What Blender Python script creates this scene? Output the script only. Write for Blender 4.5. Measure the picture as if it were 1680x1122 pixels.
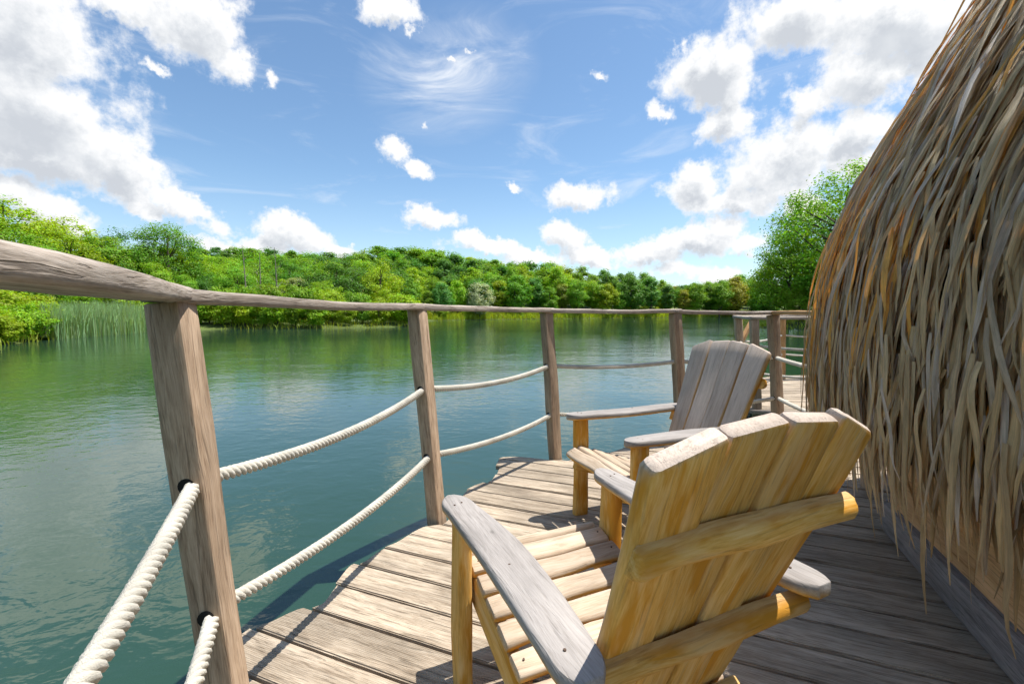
import bpy, bmesh, math, random
import numpy as np
from mathutils import Vector, Matrix

for o in list(bpy.data.objects):
    bpy.data.objects.remove(o)
SC = bpy.context.scene
COL = SC.collection
R = math.radians

# ------------------------------------------------------------------ camera
cam_d = bpy.data.cameras.new('camera')
cam_d.sensor_width = 36.0
cam_d.lens = 16.0
cam_d.clip_start = 0.02
cam_d.clip_end = 6000.0
cam = bpy.data.objects.new('camera', cam_d)
COL.objects.link(cam)
cam.location = (0, 0, 1.23)
cam.rotation_euler = (R(90) - math.atan2(50, 746.67), 0, 0)
SC.camera = cam

# ------------------------------------------------------------------ light, exposure
SUN_DIR = Vector((0.36, 0.11, 0.96)).normalized()      # towards the sun
SUN_EL = math.asin(SUN_DIR.z)
SUN_AZ = math.atan2(SUN_DIR.x, SUN_DIR.y)
sun_d = bpy.data.lights.new('sun', 'SUN')
sun_d.energy = 2.95
sun_d.angle = R(0.53)
sun_d.color = (1.0, 0.95, 0.87)
sun = bpy.data.objects.new('sun', sun_d)
COL.objects.link(sun)
sun.rotation_euler = (-SUN_DIR).to_track_quat('-Z', 'Y').to_euler()
SC.view_settings.view_transform = 'Standard'
SC.view_settings.look = 'None'
SC.view_settings.exposure = 1.32
SC.view_settings.gamma = 1.0
SC.view_settings.use_curve_mapping = False
SC.cycles.use_adaptive_sampling = True
SC.cycles.adaptive_threshold = 0.025
SC.cycles.max_bounces = 7
SC.cycles.diffuse_bounces = 3
SC.cycles.transparent_max_bounces = 8
SC.cycles.use_denoising = True
SC.cycles.caustics_reflective = False
SC.cycles.caustics_refractive = False

# ------------------------------------------------------------------ node helper
class NT:
    def __init__(self, tree):
        self.t = tree
    def n(self, typ, ins=None, **kw):
        nd = self.t.nodes.new(typ)
        for k, v in kw.items():
            setattr(nd, k, v)
        if ins:
            for k, v in ins.items():
                s = nd.inputs[k]
                if isinstance(v, bpy.types.NodeSocket):
                    self.t.links.new(v, s)
                else:
                    s.default_value = v
        return nd
    def m(self, op, a, b=None, c=None, clamp=False):
        ins = {0: a}
        if b is not None: ins[1] = b
        if c is not None: ins[2] = c
        return self.n('ShaderNodeMath', ins, operation=op, use_clamp=clamp).outputs[0]
    def v(self, op, a, b=None, scale=None):
        ins = {0: a}
        if b is not None: ins[1] = b
        if scale is not None: ins['Scale'] = scale
        nd = self.n('ShaderNodeVectorMath', ins, operation=op)
        return nd.outputs['Value'] if op in ('LENGTH', 'DOT_PRODUCT', 'DISTANCE') else nd.outputs[0]
    def ramp(self, fac, stops, interp='LINEAR'):
        nd = self.n('ShaderNodeValToRGB', {0: fac})
        cr = nd.color_ramp
        cr.interpolation = interp
        while len(cr.elements) < len(stops):
            cr.elements.new(0.5)
        for e, (p, col) in zip(cr.elements, stops):
            e.position = p
            e.color = (*col, 1) if len(col) == 3 else col
        return nd.outputs[0]
    def ss(self, x, lo, hi):
        return self.n('ShaderNodeMapRange', {0: x, 1: lo, 2: hi, 3: 0.0, 4: 1.0}, interpolation_type='SMOOTHSTEP').outputs[0]
    def mixc(self, f, a, b, blend='MIX'):
        nd = self.n('ShaderNodeMix', data_type='RGBA', blend_type=blend)
        for s, v in ((nd.inputs[0], f), (nd.inputs[6], a), (nd.inputs[7], b)):
            if isinstance(v, bpy.types.NodeSocket):
                self.t.links.new(v, s)
            else:
                s.default_value = v if not isinstance(v, tuple) or len(v) == 4 else (*v, 1)
        return nd.outputs[2]
    def noise(self, vec, scale, detail=4.0, rough=0.55, dims='3D', dist=0.0):
        nd = self.n('ShaderNodeTexNoise', {'Vector': vec, 'Scale': scale, 'Detail': detail, 'Roughness': rough, 'Distortion': dist}, noise_dimensions=dims)
        return nd

# ------------------------------------------------------------------ world: sky with cumulus
# each cloud: azimuth, elevation, half width, half height (radians), tilt, weight
CLOUDS = [(-0.799, 0.383, 0.119, 0.116, 0.331, 1.0), (-0.792, 0.284, 0.123, 0.096, -0.081, 1.0), (-0.704, 0.24, 0.113, 0.06, -0.56, 1.0), (-0.618, 0.191, 0.096, 0.032, -0.47, 0.9), (-0.782, 0.228, 0.137, 0.054, -0.022, 1.0), (-0.792, 0.161, 0.086, 0.034, -0.39, 1.0), (-0.834, 0.183, 0.075, 0.038, 0.192, 0.9), (-0.664, 0.173, 0.039, 0.022, -0.129, 0.9), (-0.579, 0.463, 0.092, 0.067, -0.184, 1.0), (-0.53, 0.432, 0.057, 0.036, 0.052, 0.9), (-0.686, 0.459, 0.07, 0.029, 0.141, 0.9), (-0.472, 0.417, 0.028, 0.027, -0.331, 0.8), (-0.647, 0.389, 0.034, 0.015, -0.231, 0.62), (-0.251, 0.553, 0.086, 0.031, -0.023, 0.9), (-0.212, 0.525, 0.027, 0.016, 0.089, 0.6), (-0.249, 0.321, 0.053, 0.037, -0.171, 0.9), (-0.206, 0.285, 0.044, 0.026, -0.195, 0.9), (0.011, 0.265, 0.034, 0.018, -0.325, 0.75), (0.15, 0.24, 0.092, 0.039, 0.009, 0.95), (-0.176, 0.191, 0.077, 0.03, -0.107, 0.95), (-0.449, 0.152, 0.092, 0.04, -0.198, 1.0), (-0.575, 0.129, 0.049, 0.022, -0.124, 0.9), (-0.355, 0.122, 0.059, 0.022, -0.103, 0.9), (-0.497, 0.128, 0.063, 0.028, 0.067, 0.9), (-0.053, 0.143, 0.108, 0.026, -0.081, 0.95), (-0.099, 0.151, 0.053, 0.018, 0.011, 0.8), (0.118, 0.155, 0.072, 0.038, -0.358, 0.95), (0.177, 0.118, 0.115, 0.028, -0.196, 0.9), (0.053, 0.12, 0.118, 0.026, -0.01, 0.9), (0.403, 0.434, 0.105, 0.067, -0.245, 1.0), (0.427, 0.352, 0.063, 0.047, -0.07, 0.95), (0.308, 0.39, 0.048, 0.022, -0.265, 0.75), (0.346, 0.485, 0.03, 0.03, 0.142, 0.7), (0.533, 0.475, 0.111, 0.067, -0.173, 1.0), (0.672, 0.441, 0.148, 0.069, -0.313, 1.05), (0.643, 0.374, 0.104, 0.056, -0.17, 1.0), (0.575, 0.355, 0.064, 0.034, -0.215, 0.9), (0.765, 0.417, 0.108, 0.069, -0.352, 1.0), (0.532, 0.265, 0.137, 0.075, -0.007, 1.05), (0.386, 0.25, 0.087, 0.053, 0.074, 0.95), (0.63, 0.292, 0.07, 0.046, 0.201, 0.95), (0.442, 0.211, 0.115, 0.038, -0.102, 0.95), (0.378, 0.145, 0.116, 0.041, 0.086, 1.0), (0.471, 0.136, 0.062, 0.03, 0.026, 0.9), (0.296, 0.115, 0.096, 0.032, -0.038, 0.95), (0.344, 0.088, 0.081, 0.027, -0.032, 0.9), (0.424, 0.077, 0.052, 0.022, 0.019, 0.95), (0.573, 0.186, 0.064, 0.042, -0.119, 0.8), (0.185, 0.455, 0.042, 0.018, -0.282, 0.6), (0.782, 0.237, 0.084, 0.052, -0.225, 0.9), (-0.122, 0.488, 0.037, 0.014, -0.225, 0.55), (-0.09, 0.504, 0.03, 0.012, -0.232, 0.55), (-0.18, 0.378, 0.023, 0.028, 0.053, 0.45)]
world = bpy.data.worlds.new('World')
SC.world = world
world.use_nodes = True
world.node_tree.nodes.clear()

grp = bpy.data.node_groups.new('cloud_density', 'ShaderNodeTree')
grp.interface.new_socket('P', in_out='INPUT', socket_type='NodeSocketVector')
grp.interface.new_socket('D', in_out='OUTPUT', socket_type='NodeSocketFloat')
G = NT(grp)
gi = G.n('NodeGroupInput'); go = G.n('NodeGroupOutput')
Pin = gi.outputs[0]
w1 = G.noise(Pin, 5.5, 3.0, 0.5)
wv = G.v('SCALE', G.v('SUBTRACT', w1.outputs['Color'], (0.5, 0.5, 0.5)), scale=0.055)
w2 = G.noise(Pin, 30.0, 4.0, 0.6)
wv2 = G.v('SCALE', G.v('SUBTRACT', w2.outputs['Color'], (0.5, 0.5, 0.5)), scale=0.042)
w3 = G.noise(Pin, 75.0, 4.0, 0.6)
wv3 = G.v('SCALE', G.v('SUBTRACT', w3.outputs['Color'], (0.5, 0.5, 0.5)), scale=0.020)
Pw = G.v('MULTIPLY', G.v('ADD', Pin, G.v('ADD', wv, G.v('ADD', wv2, wv3))), (1.0, 1.0, 0.0))
acc = None
for (cx, cy, rx, ry, rot, wgt) in CLOUDS:
    mp = G.n('ShaderNodeMapping', {'Vector': Pw, 'Location': (cx, cy, 0), 'Rotation': (0, 0, rot), 'Scale': (rx * 1.10, ry * 1.10, 1.0)}, vector_type='TEXTURE')
    d = G.m('SUBTRACT', wgt, G.v('LENGTH', mp.outputs[0]))
    acc = d if acc is None else G.n('ShaderNodeMath', {0: acc, 1: d, 2: 0.08}, operation='SMOOTH_MAX').outputs[0]
# the same kind of sky goes on all round: scattered cumulus outside the part listed above
sp = G.n('ShaderNodeSeparateXYZ', {0: Pin})
far = G.ss(G.m('ABSOLUTE', sp.outputs[0]), 0.86, 1.05)
high = G.ss(sp.outputs[1], 0.56, 0.72)
gen = G.noise(Pin, 3.2, 2.0, 0.5)
gen2 = G.m('MULTIPLY_ADD', gen.outputs[0], 4.2, -2.25)
outm = G.m('MAXIMUM', far, high)
gd = G.m('ADD', gen2, G.m('MULTIPLY_ADD', outm, 3.0, -3.0))
acc = G.m('MAXIMUM', acc, gd)
fb = G.noise(Pin, 13.0, 9.0, 0.64)
fb2 = G.m('MULTIPLY_ADD', fb.outputs[0], 1.8, -0.90)
D = G.m('ADD', acc, fb2)
grp.links.new(D, go.inputs[0])

W = NT(world.node_tree)
tc = W.n('ShaderNodeTexCoord')
dirv = tc.outputs['Generated']
sx = W.n('ShaderNodeSeparateXYZ', {0: dirv})
az = W.m('ARCTAN2', sx.outputs[0], sx.outputs[1])
el = W.m('ARCSINE', sx.outputs[2])
P0 = W.n('ShaderNodeCombineXYZ', {0: az, 1: el, 2: 0.0}).outputs[0]
def dens(vec):
    nd = W.n('ShaderNodeGroup')
    nd.node_tree = grp
    W.t.links.new(vec, nd.inputs[0])
    return nd.outputs[0]
D0 = dens(P0)
D1 = dens(W.v('ADD', P0, (0.010, 0.026, 0.0)))
alpha = W.ss(D0, 0.02, 0.50)
thick = W.ss(D1, 0.05, 1.0)
soft = W.noise(P0, 9.0, 5.0, 0.55).outputs[0]
thick = W.m('MULTIPLY', thick, W.m('MULTIPLY_ADD', soft, 1.3, 0.35), clamp=True)
ccol = W.ramp(thick, [(0.0, (1.0, 1.0, 1.0)), (0.35, (0.94, 0.95, 0.965)), (0.75, (0.74, 0.77, 0.81)), (1.0, (0.60, 0.635, 0.69))])
# thin high cirrus streaks
ci_m = W.n('ShaderNodeMapping', {'Vector': P0, 'Rotation': (0, 0, 0.5), 'Scale': (2.2, 7.5, 1.0)})
ci = W.noise(ci_m.outputs[0], 1.6, 8.0, 0.62, dist=1.2).outputs[0]
ci_a = W.m('MULTIPLY', W.ss(ci, 0.50, 0.80), 0.42)
wis_m = W.n('ShaderNodeMapping', {'Vector': P0, 'Location': (-0.13, 0.455, 0), 'Rotation': (0, 0, 0.2), 'Scale': (0.20, 0.12, 1.0)}, vector_type='TEXTURE')
wis = W.m('SUBTRACT', 1.0, W.v('LENGTH', wis_m.outputs[0]), clamp=True)
ci_a = W.m('ADD', ci_a, W.m('MULTIPLY', W.m('MULTIPLY', wis, W.ss(ci, 0.30, 0.66)), 0.75), clamp=True)
hz = W.m('MULTIPLY', W.ss(W.m('MULTIPLY', el, -1.0), -0.30, 0.0), 0.18)
veil = W.m('MAXIMUM', ci_a, hz)
alpha_all = W.m('MAXIMUM', alpha, veil)
ccol = W.mixc(alpha, (0.90, 0.94, 1.0), ccol)
sky = W.n('ShaderNodeTexSky', sky_type='NISHITA')
sky.sun_disc = False
sky.sun_elevation = SUN_EL
sky.sun_rotation = SUN_AZ
sky.altitude = 200.0
sky.air_density = 1.0
sky.dust_density = 0.4
sky.ozone_density = 1.0
skyc = W.mixc(1.0, sky.outputs[0], (0.92, 1.05, 1.09, 1), 'MULTIPLY')
bg1 = W.n('ShaderNodeBackground', {'Color': skyc, 'Strength': 0.064})
bg2 = W.n('ShaderNodeBackground', {'Color': ccol, 'Strength': 0.425})
mx = W.n('ShaderNodeMixShader', {0: alpha_all, 1: bg1.outputs[0], 2: bg2.outputs[0]})
W.n('ShaderNodeOutputWorld', {0: mx.outputs[0]})
world.cycles.sampling_method = 'MANUAL'
world.cycles.sample_map_resolution = 512

# ------------------------------------------------------------------ materials
def new_mat(name):
    m = bpy.data.materials.new(name)
    m.use_nodes = True
    m.node_tree.nodes.clear()
    return m, NT(m.node_tree)

def wood_mat(name, pale, mid, dark, grain=1.0, bump=0.5, rough=0.75, ribs=0.0, fresh=None, weather=(0.05, 0.55), knots=True, soft=False):
    """Wood with the grain along the local X axis. fresh = colours of unbleached wood on faces that rain and sun do not reach."""
    m, N = new_mat(name)
    tc = N.n('ShaderNodeTexCoord')
    oi = N.n('ShaderNodeObjectInfo')
    off = N.v('SCALE', N.n('ShaderNodeCombineXYZ', {0: oi.outputs['Random'], 1: oi.outputs['Random'], 2: oi.outputs['Random']}).outputs[0], scale=37.0)
    pos = N.v('ADD', tc.outputs['Object'], off)
    # slow wander of the grain round knots
    wn = N.noise(N.v('MULTIPLY', pos, (2.2, 7.0, 7.0)), 1.0, 2.0, 0.5)
    wob = N.v('SCALE', N.v('SUBTRACT', wn.outputs['Color'], (0.5, 0.5, 0.5)), scale=0.05)
    gp = N.v('ADD', pos, wob)
    rings = N.noise(N.v('MULTIPLY', gp, (2.3 * grain, 46.0 * grain, 46.0 * grain)), 1.0, 5.0, 0.62).outputs[0]
    fine = N.noise(N.v('MULTIPLY', gp, (16.0 * grain, 260.0 * grain, 260.0 * grain)), 1.0, 4.0, 0.6).outputs[0]
    blot = N.noise(N.v('MULTIPLY', pos, (3.0, 9.0, 9.0)), 1.0, 4.0, 0.55).outputs[0]
    streak = N.ss(N.noise(N.v('MULTIPLY', gp, (4.2, 120.0, 120.0)), 1.0, 3.0, 0.55).outputs[0], 0.565, 0.66)
    f = N.m('ADD', N.m('MULTIPLY', rings, 0.5), N.m('MULTIPLY', fine, 0.5))
    def tone(p, q, d):
        return N.ramp(f, [(0.32, d), (0.48, q), (0.65, p)] if soft else [(0.35, d), (0.49, q), (0.64, p)])
    base = tone(pale, mid, dark)
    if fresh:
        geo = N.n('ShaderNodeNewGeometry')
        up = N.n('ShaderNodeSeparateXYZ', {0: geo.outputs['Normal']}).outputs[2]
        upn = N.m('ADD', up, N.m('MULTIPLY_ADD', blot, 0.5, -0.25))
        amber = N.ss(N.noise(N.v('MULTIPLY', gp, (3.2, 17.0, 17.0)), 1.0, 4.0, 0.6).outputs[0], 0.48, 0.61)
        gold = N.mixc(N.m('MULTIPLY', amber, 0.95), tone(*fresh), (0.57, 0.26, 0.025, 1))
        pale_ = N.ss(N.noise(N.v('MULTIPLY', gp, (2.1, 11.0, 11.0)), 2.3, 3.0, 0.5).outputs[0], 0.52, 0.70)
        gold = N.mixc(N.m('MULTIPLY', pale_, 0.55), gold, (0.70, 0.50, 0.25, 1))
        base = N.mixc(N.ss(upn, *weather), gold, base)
    tint = N.m('MULTIPLY_ADD', blot, 0.9, 0.56) if soft else N.m('MULTIPLY_ADD', blot, 1.3, 0.36)
    tint = N.m('MULTIPLY', tint, N.m('MULTIPLY_ADD', oi.outputs['Random'], 0.34, 0.83))
    tv = N.n('ShaderNodeCombineColor', {0: tint, 1: tint, 2: tint}).outputs[0]
    base = N.mixc(0.85, base, tv, 'MULTIPLY')
    base = N.mixc(N.m('MULTIPLY', streak, 0.22 if soft else 0.5), base, (*[c * 0.42 for c in dark], 1))
    h = N.m('ADD', N.m('MULTIPLY', rings, 0.5), N.m('MULTIPLY', fine, 0.5))
    h = N.m('SUBTRACT', h, N.m('MULTIPLY', streak, 0.5))
    if knots:
        vo = N.n('ShaderNodeTexVoronoi', {'Vector': N.v('MULTIPLY', gp, (3.4, 6.5, 6.5)), 'Scale': 1.0})
        kn = N.m('SUBTRACT', 1.0, N.ss(N.m('ADD', vo.outputs['Distance'], N.m('MULTIPLY', N.n('ShaderNodeSeparateXYZ', {0: vo.outputs['Color']}).outputs[0], 0.09)), 0.03, 0.10))
        base = N.mixc(N.m('MULTIPLY', kn, 0.75), base, (*[c * 0.33 for c in dark], 1))
        h = N.m('SUBTRACT', h, N.m('MULTIPLY', kn, 0.4))
    if ribs > 0:
        py = N.n('ShaderNodeSeparateXYZ', {0: tc.outputs['Object']}).outputs[1]
        wv_ = N.m('SINE', N.m('MULTIPLY', py, ribs))
        worn = N.ss(N.noise(N.v('MULTIPLY', pos, (1.6, 3.0, 3.0)), 1.0, 3.0, 0.5).outputs[0], 0.36, 0.58)
        h = N.m('ADD', h, N.m('MULTIPLY', N.m('MULTIPLY', wv_, 0.55), worn))
    bp = N.n('ShaderNodeBump', {'Strength': bump, 'Distance': 0.004, 'Height': h})
    rg = N.m('MULTIPLY_ADD', fine, 0.25, rough - 0.12)
    bs = N.n('ShaderNodeBsdfPrincipled', {'Base Color': base, 'Roughness': rg, 'Normal': bp.outputs[0], 'Specular IOR Level': 0.25})
    N.n('ShaderNodeOutputMaterial', {0: bs.outputs[0]})
    return m

M = {}
M['deck'] = wood_mat('weathered_deck_wood', (0.513, 0.431, 0.333), (0.390, 0.315, 0.234), (0.212, 0.160, 0.111), bump=0.8, ribs=900.0)
M['post'] = wood_mat('brown_grey_post_wood', (0.479, 0.356, 0.255), (0.368, 0.263, 0.177), (0.210, 0.137, 0.087), bump=0.5)
M['rail'] = wood_mat('bleached_rail_wood', (0.488, 0.427, 0.371), (0.366, 0.307, 0.254), (0.193, 0.148, 0.111), bump=0.7)
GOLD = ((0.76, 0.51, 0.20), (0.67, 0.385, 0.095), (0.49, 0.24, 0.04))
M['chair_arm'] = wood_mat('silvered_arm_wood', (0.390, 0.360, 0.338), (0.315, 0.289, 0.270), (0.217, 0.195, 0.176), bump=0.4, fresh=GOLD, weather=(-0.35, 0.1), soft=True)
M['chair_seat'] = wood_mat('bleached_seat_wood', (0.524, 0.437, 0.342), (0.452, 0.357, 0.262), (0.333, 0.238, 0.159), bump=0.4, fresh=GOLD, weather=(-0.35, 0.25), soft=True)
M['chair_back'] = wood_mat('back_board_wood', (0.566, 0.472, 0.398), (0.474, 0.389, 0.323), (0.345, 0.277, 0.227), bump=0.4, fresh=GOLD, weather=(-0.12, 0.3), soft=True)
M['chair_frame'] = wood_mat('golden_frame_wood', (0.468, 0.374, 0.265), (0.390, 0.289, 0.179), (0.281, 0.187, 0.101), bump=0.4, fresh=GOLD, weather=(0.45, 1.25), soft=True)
M['ply'] = wood_mat('pale_orange_panel_wood', (0.617, 0.402, 0.224), (0.542, 0.337, 0.168), (0.411, 0.224, 0.094), grain=0.5, bump=0.15)
M['beam'] = wood_mat('blue_grey_beam_wood', (0.350, 0.331, 0.331), (0.267, 0.253, 0.258), (0.156, 0.143, 0.147), bump=0.5)
M['fresh'] = wood_mat('orange_and_warm_lit_wood', (0.527, 0.323, 0.162), (0.442, 0.255, 0.111), (0.323, 0.162, 0.060), bump=0.3)  # own orange of far post and brace; painted-in warm shade on last handrail

def plain_mat(name, col, rough=0.8, var=0.3, scale=8.0, bump=0.2, bscale=60.0):
    m, N = new_mat(name)
    tc = N.n('ShaderNodeTexCoord')
    ns = N.noise(tc.outputs['Object'], scale, 5.0, 0.6).outputs[0]
    c = N.ramp(ns, [(0.3, tuple(x * (1 - var) for x in col)), (0.7, tuple(min(1, x * (1 + var)) for x in col))])
    b = N.noise(tc.outputs['Object'], bscale, 4.0, 0.6).outputs[0]
    bp = N.n('ShaderNodeBump', {'Strength': bump, 'Distance': 0.004, 'Height': b})
    bs = N.n('ShaderNodeBsdfPrincipled', {'Base Color': c, 'Roughness': rough, 'Normal': bp.outputs[0], 'Specular IOR Level': 0.2})
    N.n('ShaderNodeOutputMaterial', {0: bs.outputs[0]})
    return m
M['rope'] = plain_mat('cream_rope', (0.56, 0.53, 0.46), 0.9, 0.22, 9.0, 0.7, 420.0)
M['hole'] = plain_mat('dark_hole', (0.018, 0.016, 0.014), 0.9)
M['nail'] = plain_mat('rusty_nail', (0.10, 0.065, 0.045), 0.6)
M['core'] = plain_mat('dark_thatch_core', (0.055, 0.043, 0.03), 0.95, 0.4, 12.0, 0.6, 40.0)
M['bark'] = plain_mat('tree_bark', (0.11, 0.088, 0.065), 0.95, 0.4, 3.0, 0.6, 20.0)
M['deadwood'] = plain_mat('bare_grey_wood', (0.26, 0.22, 0.18), 0.9, 0.3, 3.0, 0.5, 20.0)
M['float'] = plain_mat('dark_float', (0.03, 0.035, 0.035), 0.6)

def leaf_mat(name, var=0.35, trans=0.4, rough=0.55):
    """Leaf colour comes from the object's own colour, varied leaf by leaf."""
    m, N = new_mat(name)
    oi = N.n('ShaderNodeObjectInfo')
    geo = N.n('ShaderNodeNewGeometry')
    rnd = geo.outputs['Random Per Island']
    hs = N.n('ShaderNodeHueSaturation', {'Hue': N.m('MULTIPLY_ADD', rnd, 0.045, 0.4775), 'Saturation': 1.0,
             'Value': N.m('MULTIPLY_ADD', rnd, 2.3 * var, 1.15 - 1.15 * var), 'Color': oi.outputs['Color']})
    pr = N.n('ShaderNodeBsdfPrincipled', {'Base Color': hs.outputs[0], 'Roughness': rough, 'Specular IOR Level': 0.3})
    tcol = N.mixc(1.0, hs.outputs[0], (1.45, 1.3, 0.5, 1), 'MULTIPLY')
    tr = N.n('ShaderNodeBsdfTranslucent', {'Color': tcol})
    mxs = N.n('ShaderNodeMixShader', {0: trans, 1: pr.outputs[0], 2: tr.outputs[0]})
    N.n('ShaderNodeOutputMaterial', {0: mxs.outputs[0]})
    return m
M['leaf'] = leaf_mat('leaves')

def thatch_mat():
    m, N = new_mat('dry_leaf_thatch')
    oi = N.n('ShaderNodeObjectInfo')
    at = N.n('ShaderNodeAttribute', attribute_name='tone')
    has = N.m('GREATER_THAN', at.outputs['Fac'], 0.5)
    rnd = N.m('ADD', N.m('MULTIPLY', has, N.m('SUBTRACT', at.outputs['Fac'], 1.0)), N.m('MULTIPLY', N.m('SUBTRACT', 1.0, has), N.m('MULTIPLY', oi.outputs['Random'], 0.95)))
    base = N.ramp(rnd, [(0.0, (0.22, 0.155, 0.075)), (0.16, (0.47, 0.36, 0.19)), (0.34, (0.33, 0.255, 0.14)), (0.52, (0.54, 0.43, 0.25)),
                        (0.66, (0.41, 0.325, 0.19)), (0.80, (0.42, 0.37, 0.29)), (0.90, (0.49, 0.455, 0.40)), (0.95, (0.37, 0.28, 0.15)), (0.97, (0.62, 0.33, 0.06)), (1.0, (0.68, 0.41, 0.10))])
    tc = N.n('ShaderNodeTexCoord')
    uv = N.n('ShaderNodeUVMap').outputs[0]
    st = N.noise(N.v('ADD', N.v('MULTIPLY', uv, (28.0, 2.0, 1.0)), N.n('ShaderNodeCombineXYZ', {2: N.m('MULTIPLY', rnd, 60.0)}).outputs[0]), 1.0, 4.0, 0.6).outputs[0]
    bl = N.noise(N.v('ADD', N.v('MULTIPLY', uv, (2.0, 5.0, 1.0)), N.n('ShaderNodeCombineXYZ', {2: N.m('MULTIPLY', rnd, 90.0)}).outputs[0]), 1.0, 4.0, 0.6).outputs[0]
    k = N.m('MULTIPLY', N.m('MULTIPLY_ADD', st, 1.3, 0.35), N.m('MULTIPLY_ADD', bl, 1.3, 0.35))
    kc = N.n('ShaderNodeCombineColor', {0: k, 1: k, 2: k}).outputs[0]
    base = N.mixc(1.0, base, kc, 'MULTIPLY')
    bp = N.n('ShaderNodeBump', {'Strength': 0.5, 'Distance': 0.003, 'Height': st})
    pr = N.n('ShaderNodeBsdfPrincipled', {'Base Color': base, 'Roughness': 0.5, 'Normal': bp.outputs[0], 'Specular IOR Level': 0.4})
    tr = N.n('ShaderNodeBsdfTranslucent', {'Color': N.mixc(1.0, base, (2.2, 1.25, 0.35, 1), 'MULTIPLY')})
    mxs = N.n('ShaderNodeMixShader', {0: 0.22, 1: pr.outputs[0], 2: tr.outputs[0]})
    N.n('ShaderNodeOutputMaterial', {0: mxs.outputs[0]})
    return m
M['thatch'] = thatch_mat()

def water_mat():
    m, N = new_mat('lake_water')
    tc = N.n('ShaderNodeTexCoord')
    p = tc.outputs['Object']
    a = N.noise(N.v('MULTIPLY', p, (1.0, 1.3, 1.0)), 4.2, 3.0, 0.55, dist=0.4).outputs[0]
    b = N.noise(N.v('MULTIPLY', p, (0.8, 1.2, 1.0)), 0.55, 2.0, 0.5).outputs[0]
    c = N.noise(N.v('MULTIPLY', p, (0.8, 1.2, 1.0)), 10.0, 3.0, 0.55).outputs[0]
    patch = N.ss(N.noise(p, 0.06, 3.0, 0.5).outputs[0], 0.32, 0.66)     # breeze patches
    h = N.m('ADD', N.m('MULTIPLY', a, 0.55), N.m('ADD', N.m('MULTIPLY', b, 1.3), N.m('MULTIPLY', c, 0.13)))
    bp = N.n('ShaderNodeBump', {'Strength': N.m('MULTIPLY_ADD', patch, 0.6, 0.4), 'Distance': 0.019, 'Height': h})
    body = N.ramp(N.noise(p, 0.12, 3.0, 0.5).outputs[0], [(0.3, (0.017, 0.047, 0.027)), (0.7, (0.025, 0.061, 0.037))])
    bs = N.n('ShaderNodeBsdfPrincipled', {'Base Color': body, 'Roughness': 0.04, 'IOR': 1.6, 'Normal': bp.outputs[0], 'Specular IOR Level': 0.5})
    N.n('ShaderNodeOutputMaterial', {0: bs.outputs[0]})
    return m
M['water'] = water_mat()
M['ground'] = plain_mat('grassy_earth', (0.085, 0.115, 0.03), 0.95, 0.5, 0.4, 0.5, 3.0)

# ------------------------------------------------------------------ object helpers
def tag(o, label=None, cat=None, group=None, kind=None):
    if label: o['label'] = label
    if cat: o['category'] = cat
    if group: o['group'] = group
    if kind: o['kind'] = kind
    return o
def mk(name, me, mat=None, parent=None):
    o = bpy.data.objects.new(name, me)
    COL.objects.link(o)
    if mat is not None and me is not None and not me.materials:
        me.materials.append(mat)
    if parent is not None:
        o.parent = parent
    return o
def empty(name, loc=(0, 0, 0), rz=0.0):
    o = bpy.data.objects.new(name, None)
    o.empty_display_size = 0.2
    COL.objects.link(o)
    o.location = loc
    o.rotation_euler = (0, 0, rz)
    return o
def mesh(name, verts, faces, smooth=False):
    me = bpy.data.meshes.new(name)
    me.from_pydata([tuple(v) for v in verts], [], [tuple(f) for f in faces])
    if smooth:
        me.polygons.foreach_set('use_smooth', [True] * len(me.polygons))
    me.update()
    return me
def rrect(w, h, r, seg=3):
    pts = []
    for (cx, cy, a0) in ((w/2 - r, h/2 - r, 0), (-w/2 + r, h/2 - r, 90), (-w/2 + r, -h/2 + r, 180), (w/2 - r, -h/2 + r, 270)):
        for k in range(seg + 1):
            a = R(a0 + 90 * k / seg)
            pts.append((cx + r * math.cos(a), cy + r * math.sin(a)))
    return pts
def half_log(w, h, seg=9, flat_up=False):
    pts = [(w/2 * math.cos(math.pi * k / seg), h * math.sin(math.pi * k / seg) - h * 0.5) for k in range(seg + 1)]
    if flat_up:
        pts = [(-x, -y) for x, y in pts]
    return pts
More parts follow.
